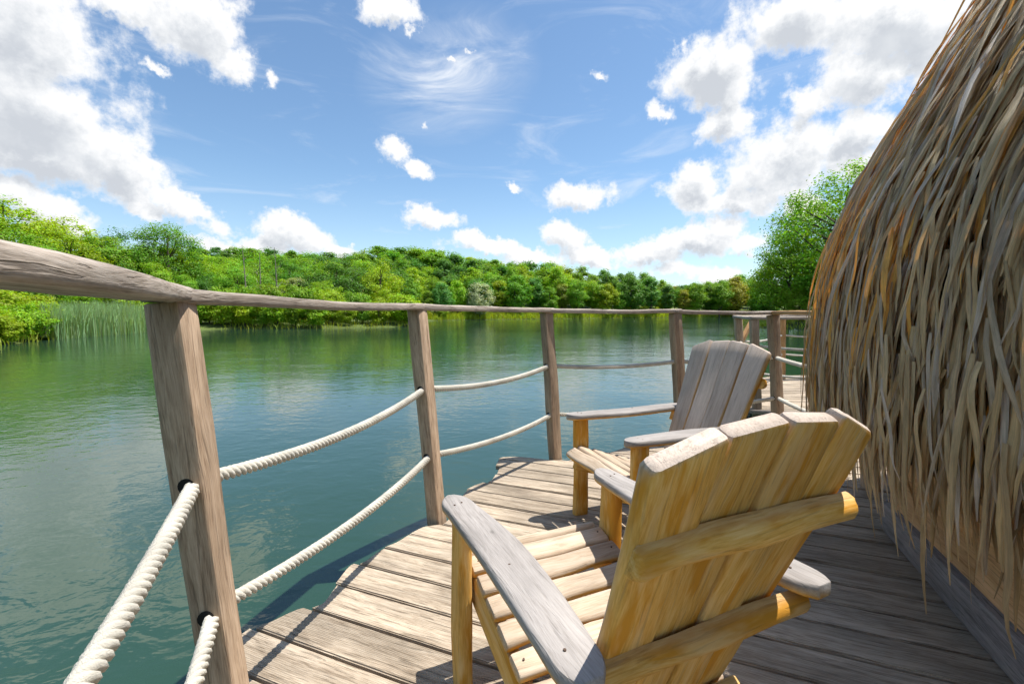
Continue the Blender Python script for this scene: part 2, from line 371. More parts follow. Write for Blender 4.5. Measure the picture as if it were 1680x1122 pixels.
def bar(name, L, prof, nx=8, wob=0.0, end=0.006, bow=None, wid=None, seed=0, smooth_ang=40):
    """A timber along local X with the given (y, z) section, uneven along its length and eased at its ends."""
    rg = random.Random(seed)
    ph = [rg.uniform(0, 6.28) for _ in range(6)]
    xs = [0.0, end * 0.3, end] + [end + (L - 2 * end) * k / nx for k in range(1, nx)] + [L - end, L - end * 0.3, L]
    ins = {0: end * 0.9, 1: end * 0.28, len(xs) - 1: end * 0.9, len(xs) - 2: end * 0.28}
    V, Fc = [], []
    n = len(prof)
    big = max(max(abs(p[0]), abs(p[1])) for p in prof)
    for i, x in enumerate(xs):
        t = x / L
        e = ins.get(i, 0.0)
        wy = wid(t) if wid else 1.0
        dy = wob * math.sin(ph[0] + 5.1 * t) + 0.5 * wob * math.sin(ph[1] + 13 * t)
        dz = wob * math.sin(ph[2] + 4.3 * t) + 0.5 * wob * math.sin(ph[3] + 11 * t)
        sc = 1 + (wob / big) * 0.8 * math.sin(ph[4] + 8 * t)
        by, bz = bow(t) if bow else (0, 0)
        for j, (py, pz) in enumerate(prof):
            jig = wob * 0.35 * math.sin(ph[5] + j * 2.4 + x * 21.0)
            py2 = py * wy * sc; pz2 = pz * sc
            py2 -= math.copysign(min(abs(py2) * 0.55, e), py2); pz2 -= math.copysign(min(abs(pz2) * 0.55, e), pz2)
            V.append((x - L/2, py2 + dy + by, pz2 + dz + bz + jig))
    for i in range(len(xs) - 1):
        for j in range(n):
            a, b = i * n + j, i * n + (j + 1) % n
            Fc.append((a, b, b + n, a + n))
    Fc.append(tuple(range(n - 1, -1, -1)))
    Fc.append(tuple(range((len(xs) - 1) * n, len(xs) * n)))
    # profile is listed counter-clockwise seen from +X, so side faces need flipping
    me = mesh(name, V, Fc)
    bm = bmesh.new(); bm.from_mesh(me)
    bmesh.ops.recalc_face_normals(bm, faces=bm.faces)
    bm.to_mesh(me); bm.free()
    me.polygons.foreach_set('use_smooth', [True] * len(me.polygons))
    me.set_sharp_from_angle(angle=R(smooth_ang))
    return me
def aim(o, p0, p1, up=(0, 0, 1), roll=0.0):
    p0, p1, up = Vector(p0), Vector(p1), Vector(up)
    x = (p1 - p0).normalized()
    z = (up - x * up.dot(x)).normalized()
    y = z.cross(x)
    m = Matrix((x, y, z)).transposed().to_4x4()
    if roll:
        m = m @ Matrix.Rotation(roll, 4, 'X')
    m.translation = (p0 + p1) / 2
    o.matrix_local = m
    return o
def beam(name, p0, p1, prof, mat, parent, up=(0, 0, 1), **kw):
    L = (Vector(p1) - Vector(p0)).length
    return aim(mk(name, bar(name, L, prof, **kw), mat, parent), p0, p1, up)

# ================================================================== SETTING: water, ground
WATER_Z = -0.30
SHORE = [(-40, -120), (-24, -60), (-22, 0), (-23, 20.4), (-25.8, 26), (-27.5, 33.6), (-26.4, 39.5), (-18, 39.7), (-9.8, 45.8), (-9.4, 49),
         (-15, 58), (-14.3, 76.4), (-4, 85), (7.7, 95.5), (39.9, 114.7), (61.3, 127.4), (78, 128), (84, 112), (62, 80), (34, 58),
         (22.7, 43), (25, 38.2), (34, 30), (42, 0), (44, -60), (50, -120)]
_S = np.array(SHORE)
def shore_dist(x, y):
    """distance to the shoreline: positive on land, negative on the lake"""
    x = np.asarray(x, float); y = np.asarray(y, float)
    d = np.full(x.shape, 1e9); ins = np.zeros(x.shape, bool)
    n = len(_S)
    for i in range(n):
        a, b = _S[i], _S[(i + 1) % n]
        e = b - a
        t = np.clip(((x - a[0]) * e[0] + (y - a[1]) * e[1]) / (e @ e), 0, 1)
        d = np.minimum(d, np.hypot(x - a[0] - t * e[0], y - a[1] - t * e[1]))
        if a[1] != b[1]:
            c = ((a[1] > y) != (b[1] > y)) & (x < (b[0] - a[0]) * (y - a[1]) / (b[1] - a[1]) + a[0])
            ins ^= c
    return np.where(ins, -d, d)
def land_z(x, y):
    d = shore_dist(x, y)
    up = WATER_Z + np.minimum(0.5, d * 0.25) + np.clip(d - 6, 0, 110) * 0.13
    dn = WATER_Z + np.maximum(-2.5, d * 0.35)
    return np.where(d > 0, up, dn)
def lz(x, y):
    return float(land_z(np.array([x]), np.array([y]))[0])

wm = mesh('water', [(-2500, -2500, WATER_Z), (2500, -2500, WATER_Z), (2500, 2500, WATER_Z), (-2500, 2500, WATER_Z)], [(0, 1, 2, 3)])
tag(mk('water', wm, M['water']), 'rippled green lake under the wooden deck', 'water', kind='structure')
gx = np.concatenate([np.linspace(-2400, -220, 12)[:-1], np.arange(-220, 221, 4.0), np.linspace(220, 2400, 12)[1:]])
gy = np.concatenate([np.linspace(-2400, -130, 12)[:-1], np.arange(-130, 301, 4.0), np.linspace(300, 2400, 12)[1:]])
GX, GY = np.meshgrid(gx, gy)
GZ = land_z(GX, GY) + 0.12 * np.sin(GX * 0.7) * np.cos(GY * 0.55) * (shore_dist(GX, GY) > 4)
nxg = len(gx)
gf = [(j * nxg + i, j * nxg + i + 1, (j + 1) * nxg + i + 1, (j + 1) * nxg + i) for j in range(len(gy) - 1) for i in range(nxg - 1)]
gm = mesh('ground', np.stack([GX, GY, GZ], -1).reshape(-1, 3).tolist(), gf, True)
tag(mk('ground', gm, M['ground']), 'grassy lake bed and wooded banks rising to a low hill', 'ground', kind='structure')

# ================================================================== DECK
U = Vector((0.927, -0.375, 0)); NV = Vector((0.375, 0.927, 0))
def clip(poly, f):
    out = []
    for i in range(len(poly)):
        a, b = poly[i], poly[(i + 1) % len(poly)]
        fa, fb = f(a), f(b)
        if fa >= 0: out.append(a)
        if (fa >= 0) != (fb >= 0):
            t = fa / (fa - fb)
            out.append((a[0] + (b[0] - a[0]) * t, a[1] + (b[1] - a[1]) * t))
    return out
def smooth_poly(pts, n=3):
    out = []
    for i in range(len(pts)):
        p0, p1, p2, p3 = (pts[(i + k) % len(pts)] for k in (-1, 0, 1, 2))
        for k in range(n):
            t = k / n
            out.append(tuple(0.5 * (2 * p1[c] + (p2[c] - p0[c]) * t + (2 * p0[c] - 5 * p1[c] + 4 * p2[c] - p3[c]) * t * t + (3 * p1[c] - p0[c] - 3 * p2[c] + p3[c]) * t ** 3) for c in (0, 1)))
    return out
def planks(outline, pitch, gap, thick, top, parent, mat, u, nv, seed):
    rg = random.Random(seed)
    ds = [p[0] * nv.x + p[1] * nv.y for p in outline]
    k = math.floor(min(ds) / pitch)
    while k * pitch < max(ds):
        lo, hi = k * pitch, (k + 1) * pitch - gap
        k += 1
        sh = rg.uniform(-0.026, 0.026)
        q = [(p[0] * u.x + p[1] * u.y + sh, p[0] * nv.x + p[1] * nv.y) for p in outline]
        q = clip(q, lambda p: p[1] - lo); q = clip(q, lambda p: hi - p[1]) if q else q
        r = []
        for p in q:
            if not r or (abs(p[0] - r[-1][0]) + abs(p[1] - r[-1][1])) > 0.004: r.append(p)
        if len(r) > 2 and abs(r[0][0] - r[-1][0]) + abs(r[0][1] - r[-1][1]) < 0.004: r.pop()
        if len(r) < 3: continue
        cx = sum(p[0] for p in r) / len(r); cy = (lo + hi) / 2
        bm = bmesh.new()
        vs = [bm.verts.new((p[0] - cx, p[1] - cy, 0)) for p in r]
        f = bm.faces.new(vs)
        bmesh.ops.recalc_face_normals(bm, faces=[f])
        if f.normal.z < 0: f.normal_flip()
        ex = bmesh.ops.extrude_face_region(bm, geom=[f])
        newv = [e for e in ex['geom'] if isinstance(e, bmesh.types.BMVert)]
        for v in newv: v.co.z -= thick
        topf = [fc for fc in bm.faces if all(abs(v.co.z) < 1e-6 for v in fc.verts)]
        if not topf:
            bm.free(); continue
        bmesh.ops.recalc_face_normals(bm, faces=bm.faces)
        ed = [e for fc in topf for e in fc.edges]
        try:
            bmesh.ops.bevel(bm, geom=ed, offset=0.005, segments=2, affect='EDGES', clamp_overlap=True)
        except Exception:
            pass
        me = bpy.data.meshes.new('plank')
        bm.to_mesh(me); bm.free()
        o = mk('plank', me, mat, parent)
        m = Matrix((u, nv, Vector((0, 0, 1)))).transposed().to_4x4()
        m = m @ Matrix.Rotation(rg.uniform(-0.004, 0.004), 4, 'X')
        m.translation = u * cx + nv * cy + Vector((0, 0, top + rg.uniform(-0.003, 0.002)))
        o.matrix_local = m

EDGE = [(-0.10, -0.62), (-0.38, -0.05), (-0.62, 0.42), (-0.80, 0.85), (-0.86, 1.22), (-1.0, 1.46), (-1.035, 1.66), (-0.968, 1.735), (-0.896, 1.812), (-0.825, 1.848), (-0.813, 1.945), (-0.808, 2.038), (-0.796, 2.141),
        (-0.751, 2.184), (-0.704, 2.289), (-0.633, 2.358), (-0.579, 2.452), (-0.518, 2.538), (-0.463, 2.561), (-0.41, 2.60), (-0.35, 2.83),
        (-0.289, 3.099), (-0.157, 3.272), (-0.122, 3.564), (-0.082, 3.761), (0.052, 3.794), (0.2, 3.761), (0.401, 3.70), (0.62, 3.80),
        (0.859, 3.94), (1.003, 4.05), (1.4, 4.16), (1.9, 4.40), (2.4, 4.58), (2.75, 4.66), (3.3, 4.62), (4.6, 4.50), (6.6, 4.2), (6.8, 1.0), (6.4, -1.9), (2.0, -2.1), (0.4, -1.6)]
deck = empty('deck', (0, 0, 0))
tag(deck, 'weathered grey timber deck with wavy edge over the lake', 'deck', kind='structure')
planks(smooth_poly(EDGE), 0.172, 0.013, 0.035, 0.0, deck, M['deck'], U, NV, 3)
for (x0, y0, x1, y1) in ((-0.62, 1.75, 0.62, 4.0 - 0.22), (0.35, -0.9, 2.2, 4.1), (1.9, -1.4, 3.9, 4.2), (3.6, -1.4, 5.4, 3.9)):
    beam('joist', (x0, y0, -0.105), (x1, y1, -0.105), rrect(0.08, 0.13, 0.006, 1), M['beam'], deck, nx=3)
for (x, y) in ((1.6, 1.2), (1.2, 3.0), (3.0, 3.6), (4.6, 2.6), (4.5, 0.2), (2.9, -0.6)):
    beam('float', (x - 0.45, y, -0.34), (x + 0.45, y, -0.34), rrect(0.6, 0.32, 0.1, 4), M['float'], deck, nx=3, end=0.03)

# ================================================================== RAILING
POSTS = [  # base (z = 0), top (underside of the handrail)
    ((-0.13, -0.30), (-0.25, -0.30, 1.262)),
    ((-0.778, 1.20), (-0.897, 1.20, 1.252)),
    ((-0.452, 2.64), (-0.559, 2.70, 1.244)),
    ((0.363, 3.76), (0.289, 3.80, 1.220)),
    ((1.576, 4.15), (1.487, 4.15, 1.213)),
    ((2.680, 4.50), (2.575, 4.50, 1.194)),
    ((2.50, 3.10), (2.42, 3.12, 1.205)),
]
def post_at(k, z):
    (bx, by), (tx, ty, tz) = POSTS[k]
    t = z / tz
    return Vector((bx + (tx - bx) * t, by + (ty - by) * t, z))
railing = empty('deck_railing', (0.36, 3.76, 0))
tag(railing, 'weathered wooden railing of leaning posts and handrail round the near deck', 'railing')
RL = Vector((0.36, 3.76, 0))
UPZ = [0.77, 0.775, 0.772, 0.777, 0.775, 0.775, 0.78]
LOZ = [0.40, 0.415, 0.375, 0.37, 0.37, 0.37, 0.38]
def disc(name, r, n=14):
    V = [(0, 0, 0.0016)] + [(r * math.cos(6.2832 * k / n), r * math.sin(6.2832 * k / n), 0.0012) for k in range(n)] + [(r * math.cos(6.2832 * k / n), r * math.sin(6.2832 * k / n), -0.002) for k in range(n)]
    Fc = [(0, 1 + k, 1 + (k + 1) % n) for k in range(n)] + [(1 + k, 1 + n + k, 1 + n + (k + 1) % n, 1 + (k + 1) % n) for k in range(n)]
    return mesh(name, V, Fc)
hole_me = disc('rope_hole', 0.0215)
hole_me.materials.append(M['hole'])
nail_me = disc('nail', 0.0032, 8)
nail_me.materials.append(M['nail'])
for k in range(7):
    a, b = post_at(k, -0.34), post_at(k, POSTS[k][1][2])
    pv = Vector(POSTS[max(k - 1, 0)][1][:2]); nx_ = Vector(POSTS[min(k + 1, 6)][1][:2]); me_ = Vector(POSTS[k][1][:2])
    if k in (0,): tan = (nx_ - me_)
    elif k == 6: tan = (me_ - pv)
    else: tan = ((nx_ - me_).normalized() + (me_ - pv).normalized())
    tan.normalize()
    if k == 5: tan = Vector((0.95, 0.3))
    po = beam('post', a - RL, b - RL, rrect(0.086, 0.086, 0.009, 2), M['post'], railing, up=(tan.x, tan.y, 0), nx=14, wob=0.0022, end=0.004, seed=20 + k)
    # the rope holes: dark rings on the two faces the ropes go through (local Z faces)
    L = (b - a).length
    for hz_ in (UPZ[k], LOZ[k]):
        px = -L / 2 + (hz_ - a.z) / (b.z - a.z) * L
        for s in (1, -1):
            h = mk('rope_hole', hole_me, None, po)
            h.matrix_local = Matrix.Translation((px, 0, s * 0.0436)) @ Matrix.Rotation(0 if s > 0 else math.pi, 4, 'X')
for k in range(6):
    a = Vector(POSTS[k][1]); b = Vector(POSTS[k + 1][1])
    th = 0.041 if k == 0 else 0.036
    a.z += th / 2 + 0.0005; b.z += th / 2 + 0.0005
    d = (b - a).normalized()
    a2 = a - d * (0.045 if k else 0.1); b2 = b + d * 0.043
    sag = [0.0, 0.012, 0.006, 0.004, 0.004, 0.0][k]
    side = [0.02, -0.03, -0.03, -0.02, -0.015, 0][k]
    if k == 0:
        w0 = lambda t: 1.25 - 0.2 * t
    else:
        w0 = lambda t: 1.0
    beam('handrail', a2 - RL, b2 - RL, rrect(0.105, th, th * 0.30, 3), M['rail'] if k != 5 else M['fresh'], railing, nx=20, wob=0.003, end=0.012, seed=50 + k,  # last rail: warm shade on its underside is put into its orange colour
         bow=(lambda t, s=sag, q=side: (-q * 4 * t * (1 - t), -s * 4 * t * (1 - t))), wid=w0)

def rope(name, pts, r, label, sags, pitch=0.064):
    """three laid strands wound round a line that sags between posts"""
    path = []
    for i in range(len(pts) - 1):
        a, b = pts[i], pts[i + 1]
        n = max(6, int((b - a).length / 0.009))
        for k in range(n):
            t = k / n
            p = a.lerp(b, t); p.z -= sags[i] * 4 * t * (1 - t)
            path.append(p)
    path.append(pts[-1])
    root = empty(name, pts[0])
    s = 0.0
    fr = []
    for i, p in enumerate(path):
        d = (path[min(i + 1, len(path) - 1)] - path[max(i - 1, 0)]).normalized()
        q = Vector((0, 0, 1)); q = (q - d * q.dot(d)).normalized(); w = d.cross(q)
        if i: s += (p - path[i - 1]).length
        fr.append((p, q, w, s))
    for st in range(3):
        V, Fc = [], []
        ns = 7
        for (p, q, w, s_) in fr:
            a = 6.2832 * (s_ / pitch + st / 3)
            c = p + (q * math.cos(a) + w * math.sin(a)) * r * 0.50 - pts[0]
            for j in range(ns):
                b = 6.2832 * j / ns
                V.append(c + (q * math.cos(b) + w * math.sin(b)) * r * 0.56)
        for i in range(len(fr) - 1):
            for j in range(ns):
                Fc.append((i * ns + j, i * ns + (j + 1) % ns, (i + 1) * ns + (j + 1) % ns, (i + 1) * ns + j))
        mk('strand', mesh('strand', V, Fc, True), M['rope'], root)
    tag(root, label, 'rope', 'ropes threaded through the near railing')
    return root
rope('rope', [post_at(k, UPZ[k]) for k in range(7)], 0.0195, 'upper thick cream rope threaded through the near railing posts', [0.05, 0.055, 0.05, 0.03, 0.03, 0.02])
rope('rope', [post_at(k, LOZ[k]) for k in range(7)], 0.0195, 'lower thick cream rope threaded near the foot of the railing posts', [0.05, 0.05, 0.045, 0.03, 0.03, 0.02])

# ================================================================== CHAIRS
def chair(loc, rz, label, seed):
    root = empty('garden_chair', (loc[0], loc[1], 0.0), rz)
    tag(root, label, 'chair')
    sd = seed
    NB = Vector((0, -0.9285, -0.3714))
    def plane(z):                    # a point on the middle of the back boards at height z
        return Vector((0, -0.342 - (z - 0.62) * 0.40, z))
    for s in (-1, 1):
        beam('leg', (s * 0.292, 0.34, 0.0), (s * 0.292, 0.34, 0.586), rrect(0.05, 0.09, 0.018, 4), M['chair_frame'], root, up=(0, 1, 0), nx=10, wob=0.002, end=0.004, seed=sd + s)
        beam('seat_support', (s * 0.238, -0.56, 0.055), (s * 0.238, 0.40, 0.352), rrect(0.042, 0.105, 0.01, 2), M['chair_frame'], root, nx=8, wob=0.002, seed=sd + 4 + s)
        def wf(t):
            base = 0.86 + 0.22 * math.sin(math.pi * min(1, t * 1.15)) + 0.05 * t
            if t > 0.91: base *= max(0.18, math.sqrt(max(0, 1 - ((t - 0.91) / 0.09) ** 2)))
            if t < 0.07: base *= max(0.35, math.sqrt(max(0, 1 - ((0.07 - t) / 0.08) ** 2)))
            return base
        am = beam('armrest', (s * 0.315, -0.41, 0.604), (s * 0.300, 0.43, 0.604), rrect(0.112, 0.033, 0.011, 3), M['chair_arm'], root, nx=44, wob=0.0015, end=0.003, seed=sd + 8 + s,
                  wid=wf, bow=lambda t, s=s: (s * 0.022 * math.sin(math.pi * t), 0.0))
        for (nx_, ny_) in ((0.33, 0.012), (0.34, -0.014), (-0.345, 0.01), (-0.05, -0.01)):
            n = mk('nail', nail_me, None, am); n.location = (nx_, ny_, 0.0172)
    for k in range(8):
        y = 0.425 - k * 0.083
        z = 0.352 + 0.31 * (y - 0.40) + 0.075 - (0.035 if k == 0 else 0.008 if k == 1 else 0)
        if k == 0: y -= 0.005
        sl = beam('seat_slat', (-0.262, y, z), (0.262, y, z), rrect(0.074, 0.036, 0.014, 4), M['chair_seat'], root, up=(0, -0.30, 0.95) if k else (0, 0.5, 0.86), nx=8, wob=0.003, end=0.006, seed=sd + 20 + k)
        for s in (-1, 1):
            n = mk('nail', nail_me, None, sl); n.location = (s * 0.235, 0.004, 0.0183)
    tops = [1.032, 1.052, 1.052, 1.028]
    for k in range(4):
        xb = (-0.158, -0.053, 0.053, 0.158)[k]; xt = (-0.2165, -0.072, 0.072, 0.2165)[k]
        p0 = plane(0.20); p0.x = xb
        p1 = plane(tops[k]); p1.x = xt
        off = -NB * (0.0055 * (k % 2))
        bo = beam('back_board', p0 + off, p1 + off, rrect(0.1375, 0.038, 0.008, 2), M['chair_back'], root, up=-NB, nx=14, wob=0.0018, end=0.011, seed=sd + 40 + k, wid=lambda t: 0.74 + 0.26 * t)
        L = (p1 - p0).length
        sl = (-0.26, -0.09, 0.09, 0.36)[k]
        for v in bo.data.vertices:
            if v.co.x > L / 2 - 0.03: v.co.x += -sl * v.co.y - 0.10 * (v.co.y ** 2) / 0.06
    for (z, half, w, h) in ((0.845, 0.283, 0.064, 0.040), (0.562, 0.33, 0.064, 0.040), (0.27, 0.25, 0.08, 0.05)):
        c = plane(z) + NB * (0.0195 + h / 2)
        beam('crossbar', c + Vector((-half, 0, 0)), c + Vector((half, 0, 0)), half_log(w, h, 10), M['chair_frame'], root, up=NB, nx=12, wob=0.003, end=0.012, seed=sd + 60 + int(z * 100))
    return root
chair((0.247, 1.223), R(25), 'golden slatted wooden chair seen from behind, nearest the camera', 100)
chair((0.835, 2.545), R(110), 'grey slatted wooden chair facing left beyond the nearer chair', 300)

# ================================================================== HUT
HC = Vector((3.7, 0.95, 0))
hut = empty('thatched_hut', HC)
tag(hut, 'round beehive hut with shaggy dry leaf thatch at right edge of deck', 'hut')
PROF = [(0.55, 2.53), (0.95, 2.54), (1.27, 2.53), (1.59, 2.475), (1.94, 2.315), (2.315, 2.125), (2.78, 1.86), (3.2, 1.52), (3.6, 1.08), (3.9, 0.62), (4.08, 0.25), (4.15, 0.02)]
PZ = np.array([p[0] for p in PROF]); PR = np.array([p[1] for p in PROF])
def rad(z): return float(np.interp(z, PZ, PR))
# dark inner roof
V, Fc = [], []
NS = 64
zs = np.linspace(0.72, 4.14, 26)
for z in zs:
    for j in range(NS):
        a = 6.2832 * j / NS; r = max(0.01, rad(z) - 0.10)
        V.append((r * math.cos(a), r * math.sin(a), z))
for i in range(len(zs) - 1):
    for j in range(NS):
        Fc.append((i * NS + j, i * NS + (j + 1) % NS, (i + 1) * NS + (j + 1) % NS, (i + 1) * NS + j))
roof = mk('roof', mesh('roof', V, Fc, True), M['core'], hut)
# octagonal wall of boards on a ring beam
n0 = math.atan2(0.375, -0.927)
for k in range(8):
    a = n0 + k * math.pi / 4
    nn = Vector((math.cos(a), math.sin(a), 0)); tt = Vector((-nn.y, nn.x, 0))
    ap = 2.03; hw = ap * math.tan(math.pi / 8)
    for j in range(2):
        c = nn * ap + tt * hw * (j - 0.5)
        pw = mk('wall_panel', bar('wall_panel', hw - 0.004, rrect(0.02, 1.0, 0.002, 1), nx=2, end=0.002), M['ply'], hut)
        m = Matrix((tt, nn, Vector((0, 0, -1)))).transposed().to_4x4()
        if m.determinant() < 0: m = Matrix((tt, -nn, Vector((0, 0, -1)))).transposed().to_4x4()
        m.translation = c + Vector((0, 0, 0.66))
        pw.matrix_local = m
    c = nn * (ap - 0.005)
    beam('base_beam', c - tt * hw + Vector((0, 0, 0.082)), c + tt * hw + Vector((0, 0, 0.082)), rrect(0.10, 0.155, 0.008, 2), M['beam'], hut, nx=8, wob=0.001, seed=k)
# thatch strips
rgn = np.random.default_rng(11)
PROTO = []
NSEG = 8
BEND = (0.0, -0.045, -0.09, -0.15)         # how far a leaf's tip drops in from its straight line, following the roof
NV_ = 8
for k in range(NV_ * len(BEND)):
    w = 0.0165 * rgn.uniform(0.6, 1.4)
    fold = rgn.uniform(0.55, 1.1) * (1 if k % 6 else -0.5)
    vee = k % 2 == 0                       # half are creased along the middle, half rolled
    b1, b2 = BEND[k // NV_], rgn.uniform(-0.010, 0.010)
    l1, l2, ph = rgn.uniform(-0.028, 0.028), rgn.uniform(-0.0045, 0.0045), rgn.uniform(0, 6)
    tw = rgn.uniform(-0.55, 0.55)
    V, Fc, UV = [], [], []
    for i in range(NSEG + 1):
        t = i / NSEG
        ww = w * (0.55 + 0.5 * math.sin(math.pi * min(1, t * 0.85 + 0.1))) * (1 - max(0, (t - 0.62) / 0.38) ** 1.8 * 0.72)
        x0 = l1 * t * t + l2 * math.sin(ph + 7 * t) + 0.3 * l2 * math.sin(2 * ph + 17 * t)
        y0 = b1 * t * t + b2 * math.sin(ph * 2 + 8 * t) + 0.008 * math.sin(math.pi * t)
        ca, sa = math.cos(tw * t), math.sin(tw * t)
        for j, (sx_, fy) in enumerate(((-0.5, 0.0), (-0.04 if vee else -0.26, fold * 0.42), (0.04 if vee else 0.26, fold * 0.42), (0.5, 0.0))):
            lx, ly = sx_ * ww, fy * ww
            V.append((x0 + lx * ca - ly * sa, y0 + lx * sa + ly * ca, -0.72 * t))
            UV.append((j / 3, t))
    for i in range(NSEG):
        for j in range(3):
            a = i * 4 + j
            Fc.append((a, a + 4, a + 5, a + 1))
    PROTO.append((np.array(V), Fc, UV))
PMESH = []
for k, (V, Fc, UV) in enumerate(PROTO):
    me = mesh('thatch_leaf', V.tolist(), Fc, k % 2 == 1)
    ul = me.uv_layers.new(name='UVMap')
    for p in me.polygons:
        for li in p.loop_indices: ul.data[li].uv = UV[me.loops[li].vertex_index]
    me.materials.append(M['thatch'])
    PMESH.append(me)
strips = []
th0 = math.atan2(-HC.y, -HC.x)
def strip(theta, z, lift, L, wsc, roll, flop, kk):
    side = math.atan2(math.sin(theta - th0), math.cos(theta - th0))
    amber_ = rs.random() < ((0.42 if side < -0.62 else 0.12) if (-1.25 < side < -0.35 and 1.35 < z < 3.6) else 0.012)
    r = rad(z) + lift
    out = Vector((math.cos(theta), math.sin(theta), 0)); tg = Vector((-out.y, out.x, 0))
    dz = 0.2
    sl = Vector((0, 0, dz)) + out * (rad(z + 0.05) - rad(max(0.56, z - 0.15)))   # uphill along the roof
    up = sl.normalized()
    nrm = (tg.cross(up)).normalized()
    if nrm.dot(out) < 0: nrm = -nrm
    # tip leans out / in
    up2 = (up * math.cos(flop) - nrm * math.sin(flop)).normalized()
    nr2 = (nrm - up2 * nrm.dot(up2)).normalized()
    x = nr2.cross(up2)
    m = Matrix((x, nr2, up2)).transposed() @ Matrix.Rotation(roll, 3, 'Y')
    s = L / 0.72
    m = m @ Matrix.Diagonal((wsc, 0.5 + 0.5 * s, s))
    pos = out * r + Vector((0, 0, z))
    M4 = m.to_4x4(); M4.translation = pos
    # choose the bend that keeps the tip on the roof
    tipr = r - nr2.length * 0 + (up2 * -L).dot(out)
    want = (rad(max(0.56, z - L * up2.z)) + lift - tipr) * (1.0 / max(0.3, nrm.dot(out))) / (0.5 + 0.5 * s)
    bi = min(range(4), key=lambda q: abs(BEND[q] - want))
    strips.append((M4, bi * NV_ + kk, amber_))
rs = random.Random(7)
z = 0.98
rowi = 0
while z < 4.05:
    r = rad(z)
    dth = 0.0090 / max(r, 0.15)
    th = -math.pi
    while th < math.pi:
        front = abs(th) < 2.05
        step = dth * (1.0 if front else 4.0)
        th += step * rs.uniform(0.5, 1.5)
        bunch = 0.05 * math.sin(th * 31 + rowi * 2.1) * math.sin(th * 12 + rowi)
        L = rs.uniform(0.22, 0.52) if z > 1.15 else rs.uniform(0.25, 0.52) + 3.0 * bunch
        L = min(L, z - 0.37 - bunch * 5.0 + rs.uniform(-0.16, 0.16))
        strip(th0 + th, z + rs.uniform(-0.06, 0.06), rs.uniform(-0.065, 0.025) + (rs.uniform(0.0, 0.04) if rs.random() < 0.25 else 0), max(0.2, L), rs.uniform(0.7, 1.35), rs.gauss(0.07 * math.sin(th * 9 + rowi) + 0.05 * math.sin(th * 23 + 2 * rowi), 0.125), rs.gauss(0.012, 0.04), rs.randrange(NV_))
    z += 0.115 if z > 1.2 else 0.09
    rowi += 1
for _ in range(420):       # loose leaves lying askew over the rows
    th = rs.uniform(-1.9, 1.9); z = rs.uniform(1.05, 3.4)
    strip(th0 + th, z, rs.uniform(0.02, 0.055), min(rs.uniform(0.35, 0.75), z - 0.45), rs.uniform(0.6, 1.1), rs.gauss(0, 0.17), rs.gauss(0.02, 0.04), rs.randrange(NV_))
for _ in range(46):        # stray leaves standing off the roof
    th = rs.uniform(-1.9, 1.9)
    strip(th0 + th, rs.uniform(1.2, 3.6), rs.uniform(0.0, 0.04), rs.uniform(0.3, 0.5), rs.uniform(0.4, 0.8), rs.gauss(0, 0.35), rs.uniform(0.08, 0.28), rs.randrange(NV_))
camp = Vector((0, 0, 1.23))
def score(s):
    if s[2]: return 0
    p = s[0] @ Vector((0, 0, -0.36)) + HC
    v = p - camp
    if v.y < 0.3 or v.x / v.y > 1.10 or abs(v.z / v.y) > 0.75: return 0
    n = (s[0].to_3x3() @ Vector((0, 1, 0))).normalized()
    facing = -n.dot(v.normalized())
    if facing < 0.15: return 0
    outl = math.hypot(p.x - HC.x, p.y - HC.y) - rad(p.z)
    return facing * s[0].to_scale().x * s[0].to_scale().z / v.length ** 2 * (1 if outl > 0.0 else 0.25)
order = sorted(range(len(strips)), key=lambda i: -score(strips[i]))
single = set(order[:300])
for i in order[:300]:
    o = mk('thatch_leaf', PMESH[strips[i][1]], None, hut)
    o.matrix_local = strips[i][0]
VV, FF, TT, UU = [], [], [], []
SS = []
base = 0
for i, (m4, kk, amb) in enumerate(strips):
    if i in single: continue
    Vp, Fp, Up = PROTO[kk]
    mm = np.array(m4)
    VV.append(Vp @ mm[:3, :3].T + mm[:3, 3])
    FF.append(np.array(Fp) + base)
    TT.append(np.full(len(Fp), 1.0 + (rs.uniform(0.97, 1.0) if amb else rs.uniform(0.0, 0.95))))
    SS.append(np.full(len(Fp), kk % 2 == 1))
    UU.append(np.array(Up)[np.array(Fp).reshape(-1)])
    base += len(Vp)
VV = np.concatenate(VV); FF = np.concatenate(FF); TT = np.concatenate(TT); UU = np.concatenate(UU)
def np_mesh(name, V, F, smooth=False):
    me = bpy.data.meshes.new(name)
    nf, k = F.shape
    me.vertices.add(len(V)); me.vertices.foreach_set('co', np.ascontiguousarray(V, dtype=np.float32).ravel())
    me.loops.add(nf * k); me.loops.foreach_set('vertex_index', np.ascontiguousarray(F, dtype=np.int32).ravel())
    me.polygons.add(nf); me.polygons.foreach_set('loop_start', np.arange(0, nf * k, k, dtype=np.int32))
    me.polygons.foreach_set('use_smooth', np.full(nf, smooth))
    me.update(calc_edges=True); me.validate()
    return me
tm = np_mesh('thatch', VV, FF, True)
tm.polygons.foreach_set('use_smooth', np.concatenate(SS))
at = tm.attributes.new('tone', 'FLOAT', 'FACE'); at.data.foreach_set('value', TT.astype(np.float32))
ul = tm.uv_layers.new(name='UVMap'); ul.data.foreach_set('uv', UU.astype(np.float32).ravel())
tag(mk('thatch', tm, M['thatch'], hut), kind='stuff')

